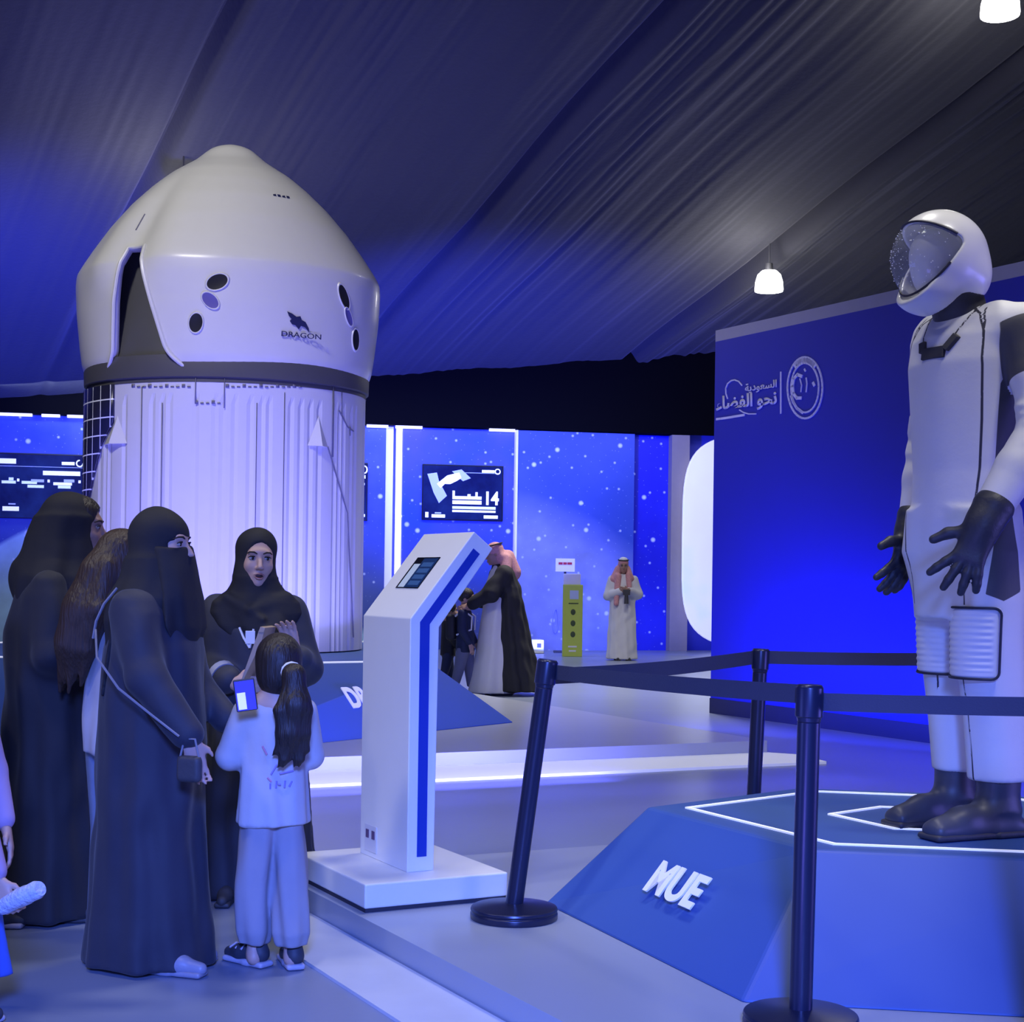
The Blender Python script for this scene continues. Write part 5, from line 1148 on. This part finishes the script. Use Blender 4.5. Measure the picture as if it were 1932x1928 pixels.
pt_ = B.build('ponytail', M_dhair, c_)
MB().tube([Vector((px_ + 0.0, 0.112, 1.048)) + Vector((0.031 * math.cos(t * 0.5236), 0.006 * math.cos(t * .5236), 0.031 * math.sin(t * 0.5236))) for t in range(12)], 0.0085, 8, True).build('hair_tie', M_whitepaint, hr, smooth=True)
# the phone she holds up
pp_ = at(463, 1311, 5.05); o = empty('phone', pp_, R(190), 'phone with a lit white and blue screen held up by the little girl', 'phone')
MB().box((0, 0, 0), (0.072, 0.010, 0.115), M=Euler((R(-14), R(8), 0)).to_matrix()).build('case', M_dark, o, bevel=0.004)
Mr = Euler((R(-14), R(8), 0)).to_matrix()
ph = MB().box(Mr @ Vector((0, 0.0065, 0)), (0.064, 0.002, 0.105), M=Mr).build('screen', mat('blue_phone_screen', rgb(70, 70, 225), emit=0.9), o)
MB().box(Mr @ Vector((0.014, 0.0078, -0.018)), (0.028, 0.001, 0.06), M=Mr).build('image', mat('white_phone_image', (0.9, 0.92, 1.0), emit=1.0), ph)

# --- child at the left picture edge holding a bottle
EY = 4.55; k_ = person(at(-92, 1500, EY).x, EY, 60, 'child in a lilac top at the left picture edge holding a bottle')
H = headM((0.0, -0.015, 1.10), 0.94, 0, 0)
B = Blob(0.006); arms = [((0.11, 0.01, 0.94), (0.14, -0.02, 0.76), (0.12, -0.10, 0.60)), ((-0.11, 0.01, 0.94), (-0.135, -0.05, 0.73), (-0.12, -0.145, 0.50))]
hw = Vector(at(12, 1706, 4.42)); hw = Matrix.Rotation(R(-60), 3, 'Z') @ (hw - Vector(k_.location)); hw = hw + Vector((-0.01, 0.03, 0.075)); arms[1] = (arms[1][0], tuple(hw + Vector((0.0, 0.09, 0.2))), tuple(hw))
add_body(B, 1.2, arms); add_head(B, H)
add_hand(B, tuple(hw + Vector((0, -0.003, -0.005))), (0.01, -0.35, -0.55), (0.2, -0.5, 0.3), 0.8, [(4, 38, 1), (1, 40, 1.05), (-1, 42, 1), (-3, 44, 0.85), (45, 10, 0.9)], -1); add_hand(B, (0.12, -0.105, 0.595), (0, -0.1, -0.3), (-0.3, -0.3, 0), 0.8)
B.build('body', M_skin, k_); face(H, k_)
B = Blob(0.008); B.stack([(0.52, 0, 0, 0.12, 0.10), (0.75, 0, 0, 0.115, 0.09), (0.93, 0, 0.01, 0.11, 0.07), (0.98, 0, 0.012, 0.05, 0.05)], 5, (0.006, 0.002), 0.2)
for S_, E_, W_ in arms: B.cone(S_, E_, 0.047, 0.045, 0.03).cone(E_, tuple(E_[i] + (W_[i] - E_[i]) * 0.9 for i in range(3)), 0.045, 0.036, 0.012)
B.build('top', mat('lilac_cloth', (0.42, 0.30, 0.46), rough=0.8), k_)
B = Blob(0.009); B.stack([(0.14, 0, 0, 0.19, 0.17), (0.4, 0, 0, 0.15, 0.13), (0.6, 0, 0, 0.115, 0.095)], 9, (0.015, 0.003), 0.2); B.build('skirt', mat('blue_skirt_cloth', (0.05, 0.12, 0.55), rough=0.7), k_)
T, e, s = H; B = Blob(0.007); B.ell(T(0, 0.02, 0.04), (0.085, 0.102, 0.094), e, 0.03).ell(T(0, 0.06, -0.06), (0.08, 0.06, 0.09), e, 0.03).ell(T(0, -0.11, -0.02), (0.065, 0.07, 0.085), e, 0.01, True); B.build('hair', M_dhair, k_)
for sx in (1, -1): shoe(0.07 * sx, -0.03, 0.20, 0, M_snk, M_sole, k_, 0.036)
pb = at(12, 1706, 4.42); pe = at(76, 1676, 4.36); d = pe - pb
o = empty('bottle', pb, 0, 'clear water bottle held sideways by the child at the left picture edge', 'bottle')
M_bot = mat('frosted_bottle', (0.55, 0.6, 0.8), rough=0.25, bump=0.6, bscale=70); Mz = Vector((0, 0, 1)).rotation_difference(d.normalized()).to_matrix(); L = d.length
MB().lathe([(0.01, -0.02), (0.026, -0.02), (0.029, 0.0), (0.027, L * 0.3), (0.029, L * 0.4), (0.029, L * 0.62), (0.027, L * 0.7), (0.028, L * 0.9), (0.022, L), (0.01, L)], 24, (0, 0, 0), Mz).build('bottle_body', M_bot, o, smooth=True)
MB().lathe([(0.005, -0.065), (0.013, -0.065), (0.013, -0.045), (0.012, -0.045), (0.014, -0.035), (0.026, -0.019), (0.005, -0.019)], 20, (0, 0, 0), Mz).build('cap', M_whitepaint, o, smooth=True)

# --- people in the distance
M_thobe = mat('white_thobe_cloth', (0.66, 0.66, 0.70), rough=0.75, var=0.04); M_ghut = mat('red_white_headcloth', (0.62, 0.30, 0.32), rough=0.8, var=0.35, nscale=60); M_agal = mat('black_cord', (0.012, 0.012, 0.014), rough=0.7)
def ghutra(H, parent, drops, m=M_ghut):
    T, e, s = H; B = Blob(0.009)
    B.ell(T(0, 0.02, 0.045), (0.092, 0.108, 0.090), e, 0.03).ell(T(0, 0.06, -0.06), (0.105, 0.07, 0.10), e, 0.04)
    for a, b, r0, r1 in drops: B.cone(a, b, r0, r1, 0.04)
    B.ell(T(0, -0.13, -0.02), (0.062, 0.11, 0.088), e, 0.008, True)
    o = B.build('headcloth', m, parent)
    return o
fY = 26.2; f_ = person(at(1174, 1200, fY).x, fY, 4, 'man in a white thobe and red and white headcloth standing before the starry wall')
H = headM((0, -0.02, 1.665), 1.05, -4, 6)
B = Blob(0.009); arms = [((0.19, 0.02, 1.42), (0.27, -0.02, 1.16), (0.06, -0.22, 1.24)), ((-0.19, 0.02, 1.42), (-0.27, -0.02, 1.14), (-0.05, -0.22, 1.22))]
add_body(B, 1.78, arms); add_head(B, H); add_hand(B, (0.055, -0.225, 1.24), (-0.3, -0.1, 0.05), (0, -0.2, 1), 1.0); add_hand(B, (-0.045, -0.225, 1.22), (0.3, -0.1, 0.05), (0, -0.2, 1), 1.0)
B.build('body', M_skin2, f_); face(H, f_)
B = Blob(0.013); B.stack([(0.02, 0, 0, 0.27, 0.22), (0.5, 0, 0, 0.25, 0.20), (1.0, 0, 0.0, 0.225, 0.165), (1.3, 0, 0, 0.235, 0.15), (1.43, 0, 0.01, 0.215, 0.115), (1.52, 0, 0.015, 0.09, 0.08)], 7, (0.013, 0.003), 0.8)
for S_, E_, W_ in arms: B.cone(S_, E_, 0.08, 0.085, 0.04).cone(E_, tuple(E_[i] + (W_[i] - E_[i]) * 0.9 for i in range(3)), 0.085, 0.06, 0.02)
B.build('thobe', M_thobe, f_, 2, wrinkle=0.004, ph=2.1)
ghutra(H, f_, [((-0.08, 0.03, 1.60), (-0.17, -0.02, 1.42), 0.07, 0.07), ((0.08, 0.03, 1.60), (0.13, -0.05, 1.44), 0.06, 0.06), ((-0.1, -0.09, 1.48), (-0.14, -0.17, 1.0), 0.06, 0.045), ((0.08, -0.09, 1.5), (0.09, -0.15, 1.3), 0.05, 0.045), ((0.0, 0.1, 1.6), (0, 0.13, 1.4), 0.1, 0.12)])
T, e, s = H; Bq = MB().tube([T(0.088 * math.cos(t * .5236), 0.02 + 0.104 * math.sin(t * .5236), 0.095) for t in range(12)], 0.009, 8, True); Bq.build('head_cord', M_agal, f_, smooth=True)
B = Blob(0.01); B.ell(T(0, 0.02, 0.105), (0.075, 0.09, 0.045), e); B.build('headcloth_crown', M_whitepaint, f_)
for sx in (1, -1): shoe(0.1 * sx, -0.06, 0.27, 0, M_dark, M_dark, f_, 0.042)
o = empty('camera_device', f_.matrix_basis @ Vector((0.02, -0.30, 1.20)), 0, 'small black camera held at the chest of the man in the white thobe', 'camera')
MB().box((0, 0, 0), (0.12, 0.06, 0.10)).build('body', M_dark, o, bevel=0.006); MB().lathe([(0.03, 0), (0.035, -0.06), (0.04, -0.16), (0.0, -0.16)], 20, (0, 0, -0.04)).build('lens', M_dark, o, smooth=True)

mY = 17.9; m_ = person(at(945, 1200, mY).x, mY, -74, 'man in a wide black cloak over a white thobe bending towards the children')
H = headM((0, -0.10, 1.70), 1.03, -8, 16)
B = Blob(0.009); arms = [((0.2, -0.02, 1.46), (0.24, -0.2, 1.22), (0.15, -0.42, 1.08)), ((-0.2, 0.0, 1.46), (-0.27, -0.02, 1.18), (-0.2, -0.22, 1.1))]
add_body(B, 1.8, arms, (0.1, -0.15)); add_head(B, H); add_hand(B, (0.148, -0.43, 1.075), (-0.05, -0.3, -0.08), (-0.3, -0.1, 0.3), 1.0); add_hand(B, (-0.2, -0.225, 1.1), (0.15, -0.2, -0.02), (0.1, -0.1, 0.5), 1.0)
B.build('body', M_skin2, m_); face(H, m_)
B = Blob(0.014); B.stack([(0.03, 0, -0.10, 0.26, 0.30), (0.5, 0, -0.07, 0.235, 0.24), (1.0, 0, -0.04, 0.215, 0.19), (1.35, 0, -0.03, 0.22, 0.15), (1.47, 0, -0.02, 0.2, 0.115), (1.56, 0, -0.03, 0.09, 0.08)], 7, (0.013, 0.003), 0.8); B.build('thobe', M_thobe, m_)
B = Blob(0.014); B.stack([(0.05, 0, 0.20, 0.40, 0.34), (0.5, 0, 0.14, 0.34, 0.27), (1.0, 0, 0.08, 0.30, 0.20), (1.3, 0, 0.05, 0.28, 0.165), (1.48, 0, 0.0, 0.24, 0.125), (1.58, 0, -0.01, 0.11, 0.09)], 9, (0.022, 0.004), 1.2)
for S_, E_, W_ in arms: B.cone(S_, E_, 0.10, 0.11, 0.06).cone(E_, tuple(E_[i] + (W_[i] - E_[i]) * 0.9 for i in range(3)), 0.10, 0.07, 0.02)
B.box((0.0, -0.42, 0.8), (0.115, 0.30, 0.9), (0, 0, 0), 0.02, 0.02, True)
B.build('cloak', M_black2, m_, 2, wrinkle=0.006, ph=2.1)
ghutra(H, m_, [((0, 0.07, 1.66), (0, 0.12, 1.48), 0.09, 0.12), ((0.09, 0.03, 1.64), (0.15, 0.0, 1.48), 0.06, 0.07), ((-0.09, 0.03, 1.64), (-0.15, 0.0, 1.48), 0.06, 0.07)])
T, e, s = H; MB().tube([T(0.088 * math.cos(t * .5236), 0.02 + 0.104 * math.sin(t * .5236), 0.098) for t in range(12)], 0.009, 8, True).build('head_cord', M_agal, m_, smooth=True)
shoe(0.1, 0.02, 0.27, 0, M_dark, M_dark, m_, 0.042); shoe(-0.1, -0.2, 0.27, 0, M_dark, M_dark, m_, 0.042)

def kid(X, Y, rz, h, label, ctop, cbot, chair, pack=False, arm=None):
    p = person(X, Y, rz, label); k = h / 1.16
    H = headM((0.0, -0.015 * k, 1.055 * k), 0.95 * k ** 0.5, 0, 0)
    B = Blob(0.009); arms = [((0.105 * k, 0.01, 0.9 * k), (0.145 * k, 0, 0.72 * k), (0.13 * k, -0.09, 0.57 * k)), ((-0.105 * k, 0.01, 0.9 * k), (-0.145 * k, 0, 0.72 * k), (-0.13 * k, -0.09, 0.57 * k))]
    add_body(B, h, arms, (-0.08, 0.10)); add_head(B, H)
    add_hand(B, (0.13 * k, -0.093, 0.565 * k), (0, -0.1, -0.3), (-0.3, -0.3, 0), 0.75 * k); add_hand(B, (-0.13 * k, -0.093, 0.565 * k), (0, -0.1, -0.3), (0.3, -0.3, 0), 0.75 * k, None, -1)
    B.build('body', M_skin, p); face(H, p)
    B = Blob(0.01); B.stack([(0.47 * k, 0, 0, 0.125 * k, 0.105 * k), (0.7 * k, 0, 0, 0.118 * k, 0.095 * k), (0.9 * k, 0, 0.01, 0.11 * k, 0.075 * k), (0.95 * k, 0, 0.012, 0.055 * k, 0.05 * k)], 5, (0.006, 0.002), 0.2)
    for S_, E_, W_ in arms: B.cone(S_, E_, 0.05 * k, 0.048 * k, 0.03).cone(E_, tuple(E_[i] + (W_[i] - E_[i]) * 0.9 for i in range(3)), 0.047 * k, 0.036 * k, 0.012)
    B.build('jacket', ctop, p)
    B = Blob(0.01)
    for sx, ly in ((1, -0.08), (-1, 0.10)): B.stack([(0.09 * k, 0.066 * sx * k, ly + 0.012, 0.045 * k, 0.05 * k), (0.3 * k, 0.062 * sx * k, ly * 0.5, 0.055 * k, 0.062 * k), (0.52 * k, 0.052 * sx * k, 0.005, 0.068 * k, 0.082 * k)], 0, k=0.02)
    B.build('trousers', cbot, p)
    T, e, s = H; B = Blob(0.009); B.ell(T(0, 0.02, 0.04), (0.085, 0.102, 0.094), e, 0.03).ell(T(0, -0.11, -0.025), (0.065, 0.075, 0.085), e, 0.01, True); B.build('hair', chair, p)
    for sx, ly in ((1, -0.08), (-1, 0.10)): shoe(0.07 * sx * k, ly - 0.03, 0.2 * k, 0, M_snk, M_sole, p, 0.036)
    if pack:
        B = Blob(0.01); B.box((0, 0.15 * k, 0.74 * k), (0.10 * k, 0.055 * k, 0.14 * k), (0, 0, 0), 0.04)
        b_ = B.build('backpack', mat('black_backpack', (0.012, 0.013, 0.02), rough=0.6), p)
        for sx in (1, -1): MB().tube([(0.07 * sx * k, 0.10 * k, 0.86 * k), (0.075 * sx * k, 0.02, 0.935 * k), (0.075 * sx * k, -0.09 * k, 0.86 * k), (0.08 * sx * k, -0.085 * k, 0.72 * k), (0.09 * sx * k, 0.08 * k, 0.66 * k)], 0.012, 6).build('strap', M_whitepaint, b_, smooth=True)
    return p
M_nv = mat('navy_jacket', (0.014, 0.022, 0.07), rough=0.7); M_bkj = mat('black_jacket', (0.012, 0.012, 0.02), rough=0.7); M_greyj = mat('grey_jeans', (0.16, 0.17, 0.26), rough=0.8)
kid(at(878, 1200, 17.75).x, 17.75, 78, 1.27, 'child in a navy jacket with backpack facing the man in the black cloak', M_nv, M_greyj, M_dhair, True)
kid(at(-74, 1755, 5.7).x, 5.7, 92, 1.16, 'child in a black jacket mostly outside the left picture edge behind the bottle', M_bkj, M_nv, M_dhair)
kid(at(846, 1200, 18.2).x, 18.2, 110, 1.10, 'child in a black jacket half hidden behind the info stand', M_bkj, M_nv, M_dhair)

# ================================================================== SCREENS, SIGNS AND SMALL THINGS
M_tvf = mat('black_screen_frame', (0.01, 0.01, 0.014), rough=0.3)
def scr_mat(name, c0, c1):
    m = mat(name, c0, rough=0.2, emit=0.55); nt = m.node_tree; b = nt.nodes['Principled BSDF']; n = nt.nodes.new('ShaderNodeTexNoise'); n.inputs['Scale'].default_value = 1.6; n.inputs['Detail'].default_value = 4
    tc = nt.nodes.new('ShaderNodeTexCoord'); nt.links.new(tc.outputs['Object'], n.inputs['Vector'])
    r = nt.nodes.new('ShaderNodeValToRGB'); r.color_ramp.elements[0].position = 0.4; r.color_ramp.elements[1].position = 0.72; r.color_ramp.elements[0].color = c0 + (1,); r.color_ramp.elements[1].color = c1 + (1,)
    nt.links.new(n.outputs['Fac'], r.inputs[0]); nt.links.new(r.outputs[0], b.inputs['Emission Color']); b.inputs['Base Color'].default_value = (0.01, 0.01, 0.02, 1); return m
M_scr = scr_mat('dark_blue_screen', (0.006, 0.01, 0.05), (0.03, 0.08, 0.55))
M_glow = mat('white_screen_text', (0.9, 0.95, 1), emit=1.3, ecol=(0.9, 0.97, 1.0)); M_green = mat('pale_green_screen_text', (0.8, 0.95, 0.85), emit=1.1, ecol=(0.75, 0.95, 0.8)); M_icon = mat('pale_blue_screen_image', (0.45, 0.55, 0.9), emit=0.8, ecol=(0.45, 0.55, 0.95))
def screen(x0, y0, x1, y1, d, label):
    a, b = wall_at(x0, y1, d), wall_at(x1, y0, d); s0, s1 = (a - W0).dot(WT), (b - W0).dot(WT); z0, z1 = a.z, b.z
    o = empty('wall_screen', wp((s0 + s1) / 2, z0, d), 0, label, 'screen', 'dark information screens on the starry wall')
    put(wbox(s0 - 0.02, s1 + 0.02, z0 - 0.02, z1 + 0.02, d - 0.05, d + 0.05).build('frame', M_tvf, bevel=0.008), o)
    dp = put(wbox(s0, s1, z0, z1, d + 0.05, d + 0.054).build('display', M_scr), o)
    def add(u0, v0, u1, v1, m, name='text_line', lift=0.0):        # fractions of the display, v from the top
        q = wbox(s0 + (s1 - s0) * u0, s0 + (s1 - s0) * u1, z1 - (z1 - z0) * v1, z1 - (z1 - z0) * v0, d + 0.054 + lift, d + 0.057 + lift).build(name, m); q.parent = dp; return q
    return o, dp, add, (s0, s1, z0, z1)
# screen with the station picture and the number 14
o, dp, add, (s0, s1, z0, z1) = screen(797, 882, 947, 979, 0.12, 'dark screen with a space station picture and the number 14')
def poly(pts, m, name, d=0.175):
    q = MB().extrude([wp(s0 + (s1 - s0) * u, z1 - (z1 - z0) * v, d) for u, v in pts], WN * 0.003).build(name, m); q.parent = dp
for pts in ([(0.05, 0.16), (0.17, 0.13), (0.22, 0.42), (0.13, 0.50)], [(0.13, 0.50), (0.24, 0.40), (0.30, 0.56), (0.20, 0.70)], [(0.36, 0.10), (0.48, 0.06), (0.60, 0.22), (0.50, 0.28)]): poly(pts, M_icon, 'station_panel')
poly([(0.17, 0.34), (0.30, 0.18), (0.45, 0.12), (0.48, 0.22), (0.42, 0.28), (0.34, 0.34), (0.27, 0.34), (0.22, 0.42)], M_glow, 'station_hull', 0.178)
add(0.42, 0.115, 0.97, 0.125, M_icon); add(0.74, 0.06, 0.90, 0.11, M_glow); 
cm = MB(); cc = wp(s0 + (s1 - s0) * 0.94, z1 - (z1 - z0) * 0.085, 0.178)
cm.tube([cc + WT * 0.05 * math.cos(t * .5236) + Vector((0, 0, 0.05 * math.sin(t * .5236))) for t in range(12)], 0.012, 6, True); q = cm.build('logo_ring', M_glow); q.parent = dp
add(0.37, 0.46, 0.40, 0.56, M_glow); add(0.37, 0.56, 0.74, 0.62, M_glow); add(0.37, 0.64, 0.74, 0.71, M_glow); add(0.56, 0.52, 0.60, 0.56, M_glow); add(0.66, 0.48, 0.69, 0.56, M_glow)
t14 = text_obj('number', '14', M_glow, frame(wp(s0 + (s1 - s0) * 0.765, z1 - (z1 - z0) * 0.705, 0.178), WT, (0, 0, 1)), 0.26, dp, 0.004, 0.85, 0.012)
add(0.37, 0.75, 0.92, 0.80, M_green); add(0.37, 0.82, 0.92, 0.86, M_glow)
add(0.03, 0.87, 0.07, 0.97, M_glow); add(0.11, 0.91, 0.28, 0.97, M_glow); add(0.15, 0.87, 0.23, 0.895, M_icon); add(0.77, 0.91, 0.95, 0.97, M_glow)
# left screen
o, dp, add, ex = screen(-64, 861, 159, 974, 0.12, 'wide dark screen with lines of text at the left picture edge')
s0, s1, z0, z1 = ex
add(0.0, 0.185, 0.99, 0.192, M_icon); add(0.2, 0.07, 0.42, 0.15, M_glow); add(0.81, 0.10, 0.92, 0.15, M_glow)
cc = wp(s0 + (s1 - s0) * 0.965, z1 - (z1 - z0) * 0.12, 0.178); q = MB().tube([cc + WT * 0.06 * math.cos(t * .5236) + Vector((0, 0, 0.06 * math.sin(t * .5236))) for t in range(3, 20) if t < 13], 0.014, 6).build('logo_ring', M_glow); q.parent = dp
add(0.65, 0.25, 0.97, 0.32, M_glow)
for u0, u1, v, m in ((0.30, 0.42, 0.42, M_green), (0.36, 0.40, 0.37, M_green), (0.47, 0.60, 0.42, M_green), (0.55, 0.66, 0.39, M_icon), (0.52, 0.66, 0.48, M_green), (0.74, 0.90, 0.43, M_glow), (0.83, 0.92, 0.38, M_icon), (0.78, 0.89, 0.48, M_green), (0.69, 0.71, 0.39, M_glow), (0.955, 0.975, 0.39, M_glow), (0.43, 0.45, 0.385, M_glow)): add(u0, v, u1, v + 0.045, m)
add(0.31, 0.83, 0.45, 0.90, M_glow); add(0.36, 0.78, 0.42, 0.80, M_icon)
# screen that peeks out behind the spacecraft
o, dp, add, ex = screen(560, 876, 692, 978, 0.12, 'dark screen mostly hidden behind the white spacecraft trunk')
s0, s1, z0, z1 = ex
cc = wp(s0 + (s1 - s0) * 0.965, z1 - (z1 - z0) * 0.10, 0.178); q = MB().tube([cc + WT * 0.05 * math.cos(t * .5236) + Vector((0, 0, 0.07 * math.sin(t * .5236))) for t in range(12)], 0.014, 6, True).build('logo_ring', M_glow); q.parent = dp
add(0.93, 0.2, 0.98, 0.26, M_glow); add(0.9, 0.34, 0.97, 0.38, M_glow); add(0.8, 0.9, 0.98, 0.95, M_glow)

# --- large glowing screen at the far right of the back wall
def globe_mat():
    m = mat('glowing_white_screen', (0.9, 0.92, 1.0), emit=1.0, ecol=(0.9, 0.93, 1.0)); nt = m.node_tree; b = nt.nodes['Principled BSDF']
    tc = nt.nodes.new('ShaderNodeTexCoord'); n = nt.nodes.new('ShaderNodeTexNoise'); n.inputs['Scale'].default_value = 0.9; n.inputs['Detail'].default_value = 5; nt.links.new(tc.outputs['Object'], n.inputs['Vector'])
    r = nt.nodes.new('ShaderNodeValToRGB'); r.color_ramp.elements[0].position = 0.3; r.color_ramp.elements[0].color = (0.42, 0.75, 0.8, 1); r.color_ramp.elements[1].position = 0.48; r.color_ramp.elements[1].color = (0.85, 0.88, 1, 1)
    e = r.color_ramp.elements.new(0.8); e.color = (0.75, 0.7, 1, 1); nt.links.new(n.outputs['Fac'], r.inputs[0]); nt.links.new(r.outputs[0], b.inputs['Emission Color']); return m
gs0 = wall_x(1287, 1030, 0.45); gw = 5.2; gz0, gz1 = 0.06, ZT + 0.06
pts = []
for k in range(64):
    t = 2 * math.pi * k / 64; c_c, s_s = math.cos(t), math.sin(t); ex_ = 2 / 4.6
    pts.append(wp(gs0 + gw / 2 + gw / 2 * math.copysign(abs(c_c) ** ex_, c_c), (gz0 + gz1) / 2 + (gz1 - gz0) / 2 * math.copysign(abs(s_s) ** ex_, s_s), 0.40))
o = MB().extrude(pts, WN * 0.08).build('glowing_screen', globe_mat(), bevel=0.02); tag(o, 'tall glowing white rounded screen between the tan column and the blue wall', 'screen')

# --- lettering and emblem on the blue wall
M_wl = mat('pale_violet_lettering', (0.62, 0.62, 0.85), rough=0.5)
lg = empty('wall_lettering', rwall(1468, 790, 0.0), 0, 'white Arabic lettering with a thin curved line high on the blue wall', 'lettering')
lu = (rwall(1440, 760) - rwall(1400, 764)); lu.z = 0; lu = lu.normalized()
def stroke(pts, w_, name, parent, lift=0.01):        # photo outline of a stroke -> flat bar following it on the wall
    P = [rwall(x, y, 0.0) for x, y in pts]; m = MB()
    for i in range(len(P) - 1):
        a, b = P[i], P[i + 1]; e = (b - a).normalized(); s_ = e.cross(wnr).normalized() * w_
        a = a - e * w_ * 0.6; b = b + e * w_ * 0.6
        m.extrude([a - s_, b - s_, b + s_, a + s_], wnr * lift)
    return put(m.build(name, M_wl), parent)
def Z(pts): return [(1320 + x * 300 / 1932, 640 + y * 200 / 1288) for x, y in pts]       # points read off the enlarged view of the sign
zr = lambda x, y: rwall(*Z([(x, y)])[0])
fit_text('lettering', '\ufe80\ufe8e\ufec0\ufed4\ufedf\ufe8d \ufeee\ufea4\ufee7', M_wl, zr(208, 908), zr(945, 838), zr(208, 697), wnr, lg, 0.03)
fit_text('lettering', '\ufe94\ufef3\ufea9\ufeee\ufecc\ufeb4\ufedf\ufe8d', M_wl, zr(560, 668), zr(945, 612), zr(560, 545), wnr, lg, 0.02)
for o_ in lg.children: o_.matrix_parent_inverse = Matrix.Translation(-Vector(lg.location))
for p_ in ([(212, 972), (255, 966)], [(268, 965), (400, 946)], [(408, 943), (545, 921)]): stroke(Z(p_), 0.012, 'small_lettering', lg)
stroke(Z([(345, 720), (325, 660), (322, 600), (345, 540), (390, 503), (430, 495), (480, 512), (520, 560)]), 0.007, 'curved_line', lg)
stroke(Z([(490, 860), (540, 890), (600, 908), (690, 908)]), 0.006, 'curved_line', lg)
dl = stroke(Z([(992, 400), (992, 900)]), 0.008, 'divider', lg)
em = empty('wall_emblem', rwall(1520, 730, 0.0), 0, 'round white emblem with a crescent high on the blue wall', 'emblem')
C0 = Z([(1285, 590)])[0]
def ellp(rx, ry, a0, a1, n): return Z([(1285 + rx * math.cos(R(a0 + (a1 - a0) * k / n)), 590 + ry * math.sin(R(a0 + (a1 - a0) * k / n))) for k in range(n + 1)])
stroke(ellp(212, 372, 0, 360, 40), 0.010, 'ring', em); stroke(ellp(168, 300, -230, 120, 34), 0.009, 'ring', em)
stroke(ellp(190, 335, -128, -52, 20), 0.022, 'ring_text', em)
stroke(Z([(1245, 450), (1195, 430), (1150, 480), (1135, 570), (1145, 660), (1185, 715), (1235, 715)]), 0.016, 'crescent', em)
stroke(Z([(1120, 690), (1140, 760), (1185, 835), (1255, 890)]), 0.014, 'crescent', em)
stroke(Z([(1385, 530), (1398, 560)]), 0.014, 'star', em); stroke(Z([(1280, 365), (1290, 385)]), 0.009, 'star', em); stroke(Z([(1300, 470), (1310, 540), (1300, 640)]), 0.006, 'orbit_line', em); stroke(Z([(1225, 480), (1245, 560), (1235, 640)]), 0.005, 'orbit_line', em)

# --- things before the starry wall
q0 = ground(1079, 1238); gY = q0.y
o = empty('info_totem', q0, 0, 'lime green info totem with a white top in front of the starry wall', 'totem')
sc_ = gY / FPX; M_lime = mat('lime_green_panel', rgb(190, 208, 88), rough=0.5); M_gl = mat('dark_icon', (0.05, 0.08, 0.03), rough=0.6)
wT = 37 * sc_; hT = 135 * sc_
MB().box((0, 0, hT / 2 + 0.0), (wT, 0.32, hT)).build('body', M_lime, o, bevel=0.01)
MB().box((-0.02, 0, hT + 0.10), (wT * 0.86, 0.30, 0.20)).build('white_head', M_whitepaint, o, bevel=0.01)
MB().box((0.02, -0.163, hT * 0.86), (wT * 0.45, 0.006, 0.16)).build('picture', mat('pale_blue_picture', (0.5, 0.6, 0.85), rough=0.5), o)
MB().box((0.01, -0.163, hT * 0.74), (wT * 0.5, 0.006, 0.02)).build('caption', M_gl, o)
for k in range(3): MB().ball((0.005, -0.163, hT * (0.62 - 0.155 * k)), (0.045, 0.006, 0.055)).build('icon', M_gl, o, smooth=True)
for k in range(2): MB().box((0, -0.163, hT * (0.14 - 0.06 * k)), (0.16 - 0.03 * k, 0.006, 0.03)).build('caption', M_whitepaint, o)
q1 = ground(1064, 1231)
o = empty('sign_stand', q1, 0, 'white sign with red lettering on a dark post behind the green totem', 'sign')
zt = at(1066, 1066, q1.y).z; M_red = mat('red_letter', (0.55, 0.04, 0.06), rough=0.5)
MB().box((0, 0, zt / 2), (0.05, 0.05, zt)).build('post', M_dark, o); MB().box((0, 0, 0.015), (0.4, 0.4, 0.03)).build('base', M_dark, o)
MB().box((0, -0.03, zt), (38 * sc_, 0.03, 26 * sc_)).build('sign_board', mat('white_sign_board', (0.85, 0.85, 0.88), rough=0.4, emit=0.25), o)
for x0, x1 in ((-0.13, -0.05), (-0.04, 0.03), (0.04, 0.13)): MB().box(((x0 + x1) / 2, -0.048, zt + 0.03), (x1 - x0, 0.006, 0.045)).build('lettering', M_red, o)
q2 = ground(1010, 1232)
o = empty('cube_display', q2, R(12), 'small white cube with a dark mark on the floor by the starry wall', 'cube')
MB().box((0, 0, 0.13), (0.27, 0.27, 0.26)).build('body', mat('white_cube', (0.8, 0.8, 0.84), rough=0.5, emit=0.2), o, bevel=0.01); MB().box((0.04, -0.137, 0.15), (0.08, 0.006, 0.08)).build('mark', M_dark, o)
MB().box((0, 0, -0.0), (0.28, 0.28, 0.012)).build('foot', M_dark, o)
cc = wall_at(1048, 1172, 0.23); o = MB().tube([cc + WT * 0.055 * math.cos(t * math.pi / 8) + Vector((0, 0, 0.24 * math.sin(t * math.pi / 8))) for t in range(16)], 0.012, 8, True).build('wall_ring', mat('blue_ring', (0.3, 0.35, 0.9), rough=0.4), None, smooth=True); tag(o, 'slim oval blue ring outline on the starry wall left of the green totem', 'ring')
# pool of white light on the floor by the man in the thobe
spot('floor_spot', (4.2, 27.6, 4.2), (2.35, 26.9, 0.0), 300, (0.9, 0.92, 1.0), 34, 0.5, 0.1)
